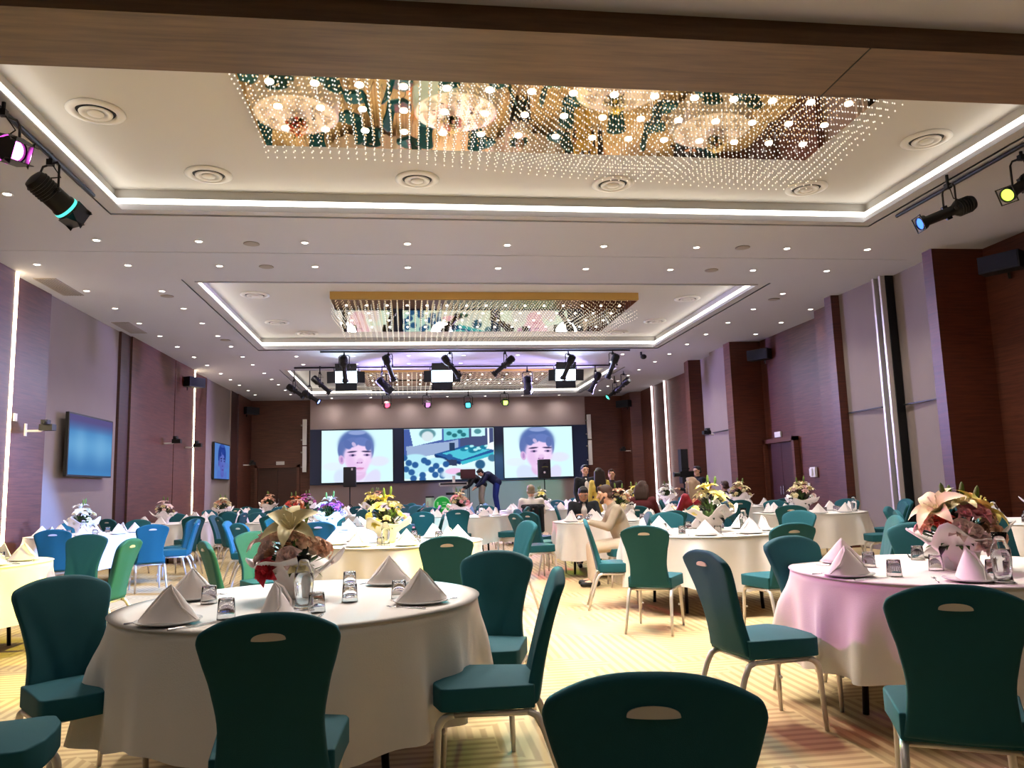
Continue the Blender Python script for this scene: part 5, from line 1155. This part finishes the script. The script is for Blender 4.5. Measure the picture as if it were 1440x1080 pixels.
brown = H_('brown_hair', 62, 38, 26); blackh = H_('black_hair', 26, 22, 24); blond = H_('ash_blond_hair', 150, 122, 98); greyh = H_('grey_hair', 150, 128, 104)
tan = fab('tan_blazer', rgb(158, 142, 122)); navy = fab('navy_cloth', rgb(26, 34, 70)); dark = fab('black_cloth', rgb(24, 24, 30)); white_s = fab('white_shirt', rgb(226, 214, 206))
person('bearded man in a tan blazer, sitting in profile facing left', 2.78, 10.05, (-1, .12), seated(.12, -12), tan, fab('beige_trousers', rgb(196, 180, 156)), brown, beard=True, shirt=None)
person('young waiter-like man in a black jacket and bow tie looking down', 2.86, 12.85, (-.15, -1), seated(.08, -28), dark, dark, blackh, shirt=white_s, collar=M['black'], skin='mid')
person('woman in a yellow dress with long dark hair, standing with her back to the camera', 4.05, 16.5, (0, 1), standing(0, 0, .42, .165), fab('yellow_dress', rgb(226, 196, 96)), fab('yellow_dress', rgb(226, 196, 96)), H_('dark_long_hair', 44, 30, 24), female=True, scale=.97)
person('man in a dark suit standing behind the woman in yellow', 4.02, 17.75, (.1, -1), standing(), dark, dark, blackh, scale=1.03, shirt=white_s)
person('person in dark clothes standing right of the woman in yellow', 4.62, 17.6, (-.4, -1), standing(), fab('dark_brown_cloth', rgb(40, 26, 28)), dark, brown, scale=.96)
person('grey-haired man in a white shirt, sitting with his back to the camera', 2.46, 15.9, (.12, 1), seated(.06, 0), white_s, dark, greyh, scale=1.03)
person('woman with long ash-blond hair in a shiny red jacket, seen from behind', 4.88, 13.05, (-.35, 1), seated(.04, 0, 0, .36, .165), pmat('red_leather', rgb(150, 30, 44), .3, noise=.2, nscale=25), dark, blond, female=True, scale=1.06)
person('brown-haired person in dark red behind the man in the tan blazer', 3.95, 13.1, (.5, .8), seated(.06, 0, 0, .18, .165), fab('dark_red_cloth', rgb(92, 26, 30)), dark, brown, female=True, scale=1.03)
person('cameraman in black standing by the right wall', 6.98, 18.35, (-.9, -.3), standing(arm=.28), dark, dark, blackh, scale=.98)
person('person in black sitting right of the cameraman', 7.45, 17.75, (-.3, 1), seated(.05), dark, dark, brown)
person('second person in black sitting beyond the cameraman', 6.8, 17.35, (-.1, -1), seated(.05), dark, dark, blackh, skin='mid')
person('person in navy bending over on the stage', 2.85, 26.1, (-1, -.1), bending(), navy, fab('blue_trousers', rgb(40, 60, 140)), blackh, z0=SZ, scale=1.08)
person('person in a dark top and pale trousers bending on the stage', 2.45, 27.0, (-1, -.25), bending(), dark, fab('pale_trousers', rgb(190, 180, 160)), brown, z0=SZ, scale=1.02)
# video camera held by the cameraman
t = empty('video_camera', (6.6, 18.1, 1.5)); tag(t, 'black video camera held up by the cameraman', 'video camera')
b = MB(); b.box((0, 0, 0), (.34, .12, .14)); b.build('camera_body', M['black'], t); b = MB(); b.tube([(-.17, 0, 0), (-.32, 0, 0)], [.05, .06], 12); b.build('lens', M['blackplastic'], t); b = MB(); b.box((-.02, 0, .13), (.2, .03, .03)); b.build('handle', M['black'], t)
# dark jacket hung over the chair of the man in the white shirt
b = MB(); b.capsule((-.2, 0, .36), (.2, 0, .36), .045, .045)
for s in (-.17, -.06, .06, .17): b.capsule((s, -.05, .34), (s * 1.05, -.07, -.12), .045, .035)
o = voxel(b, 'hanging_jacket', dark, None, .014, 3); o.location = (2.42, 15.47, .56); tag(o, 'black jacket hung over the chair back of the man in the white shirt', 'jacket')
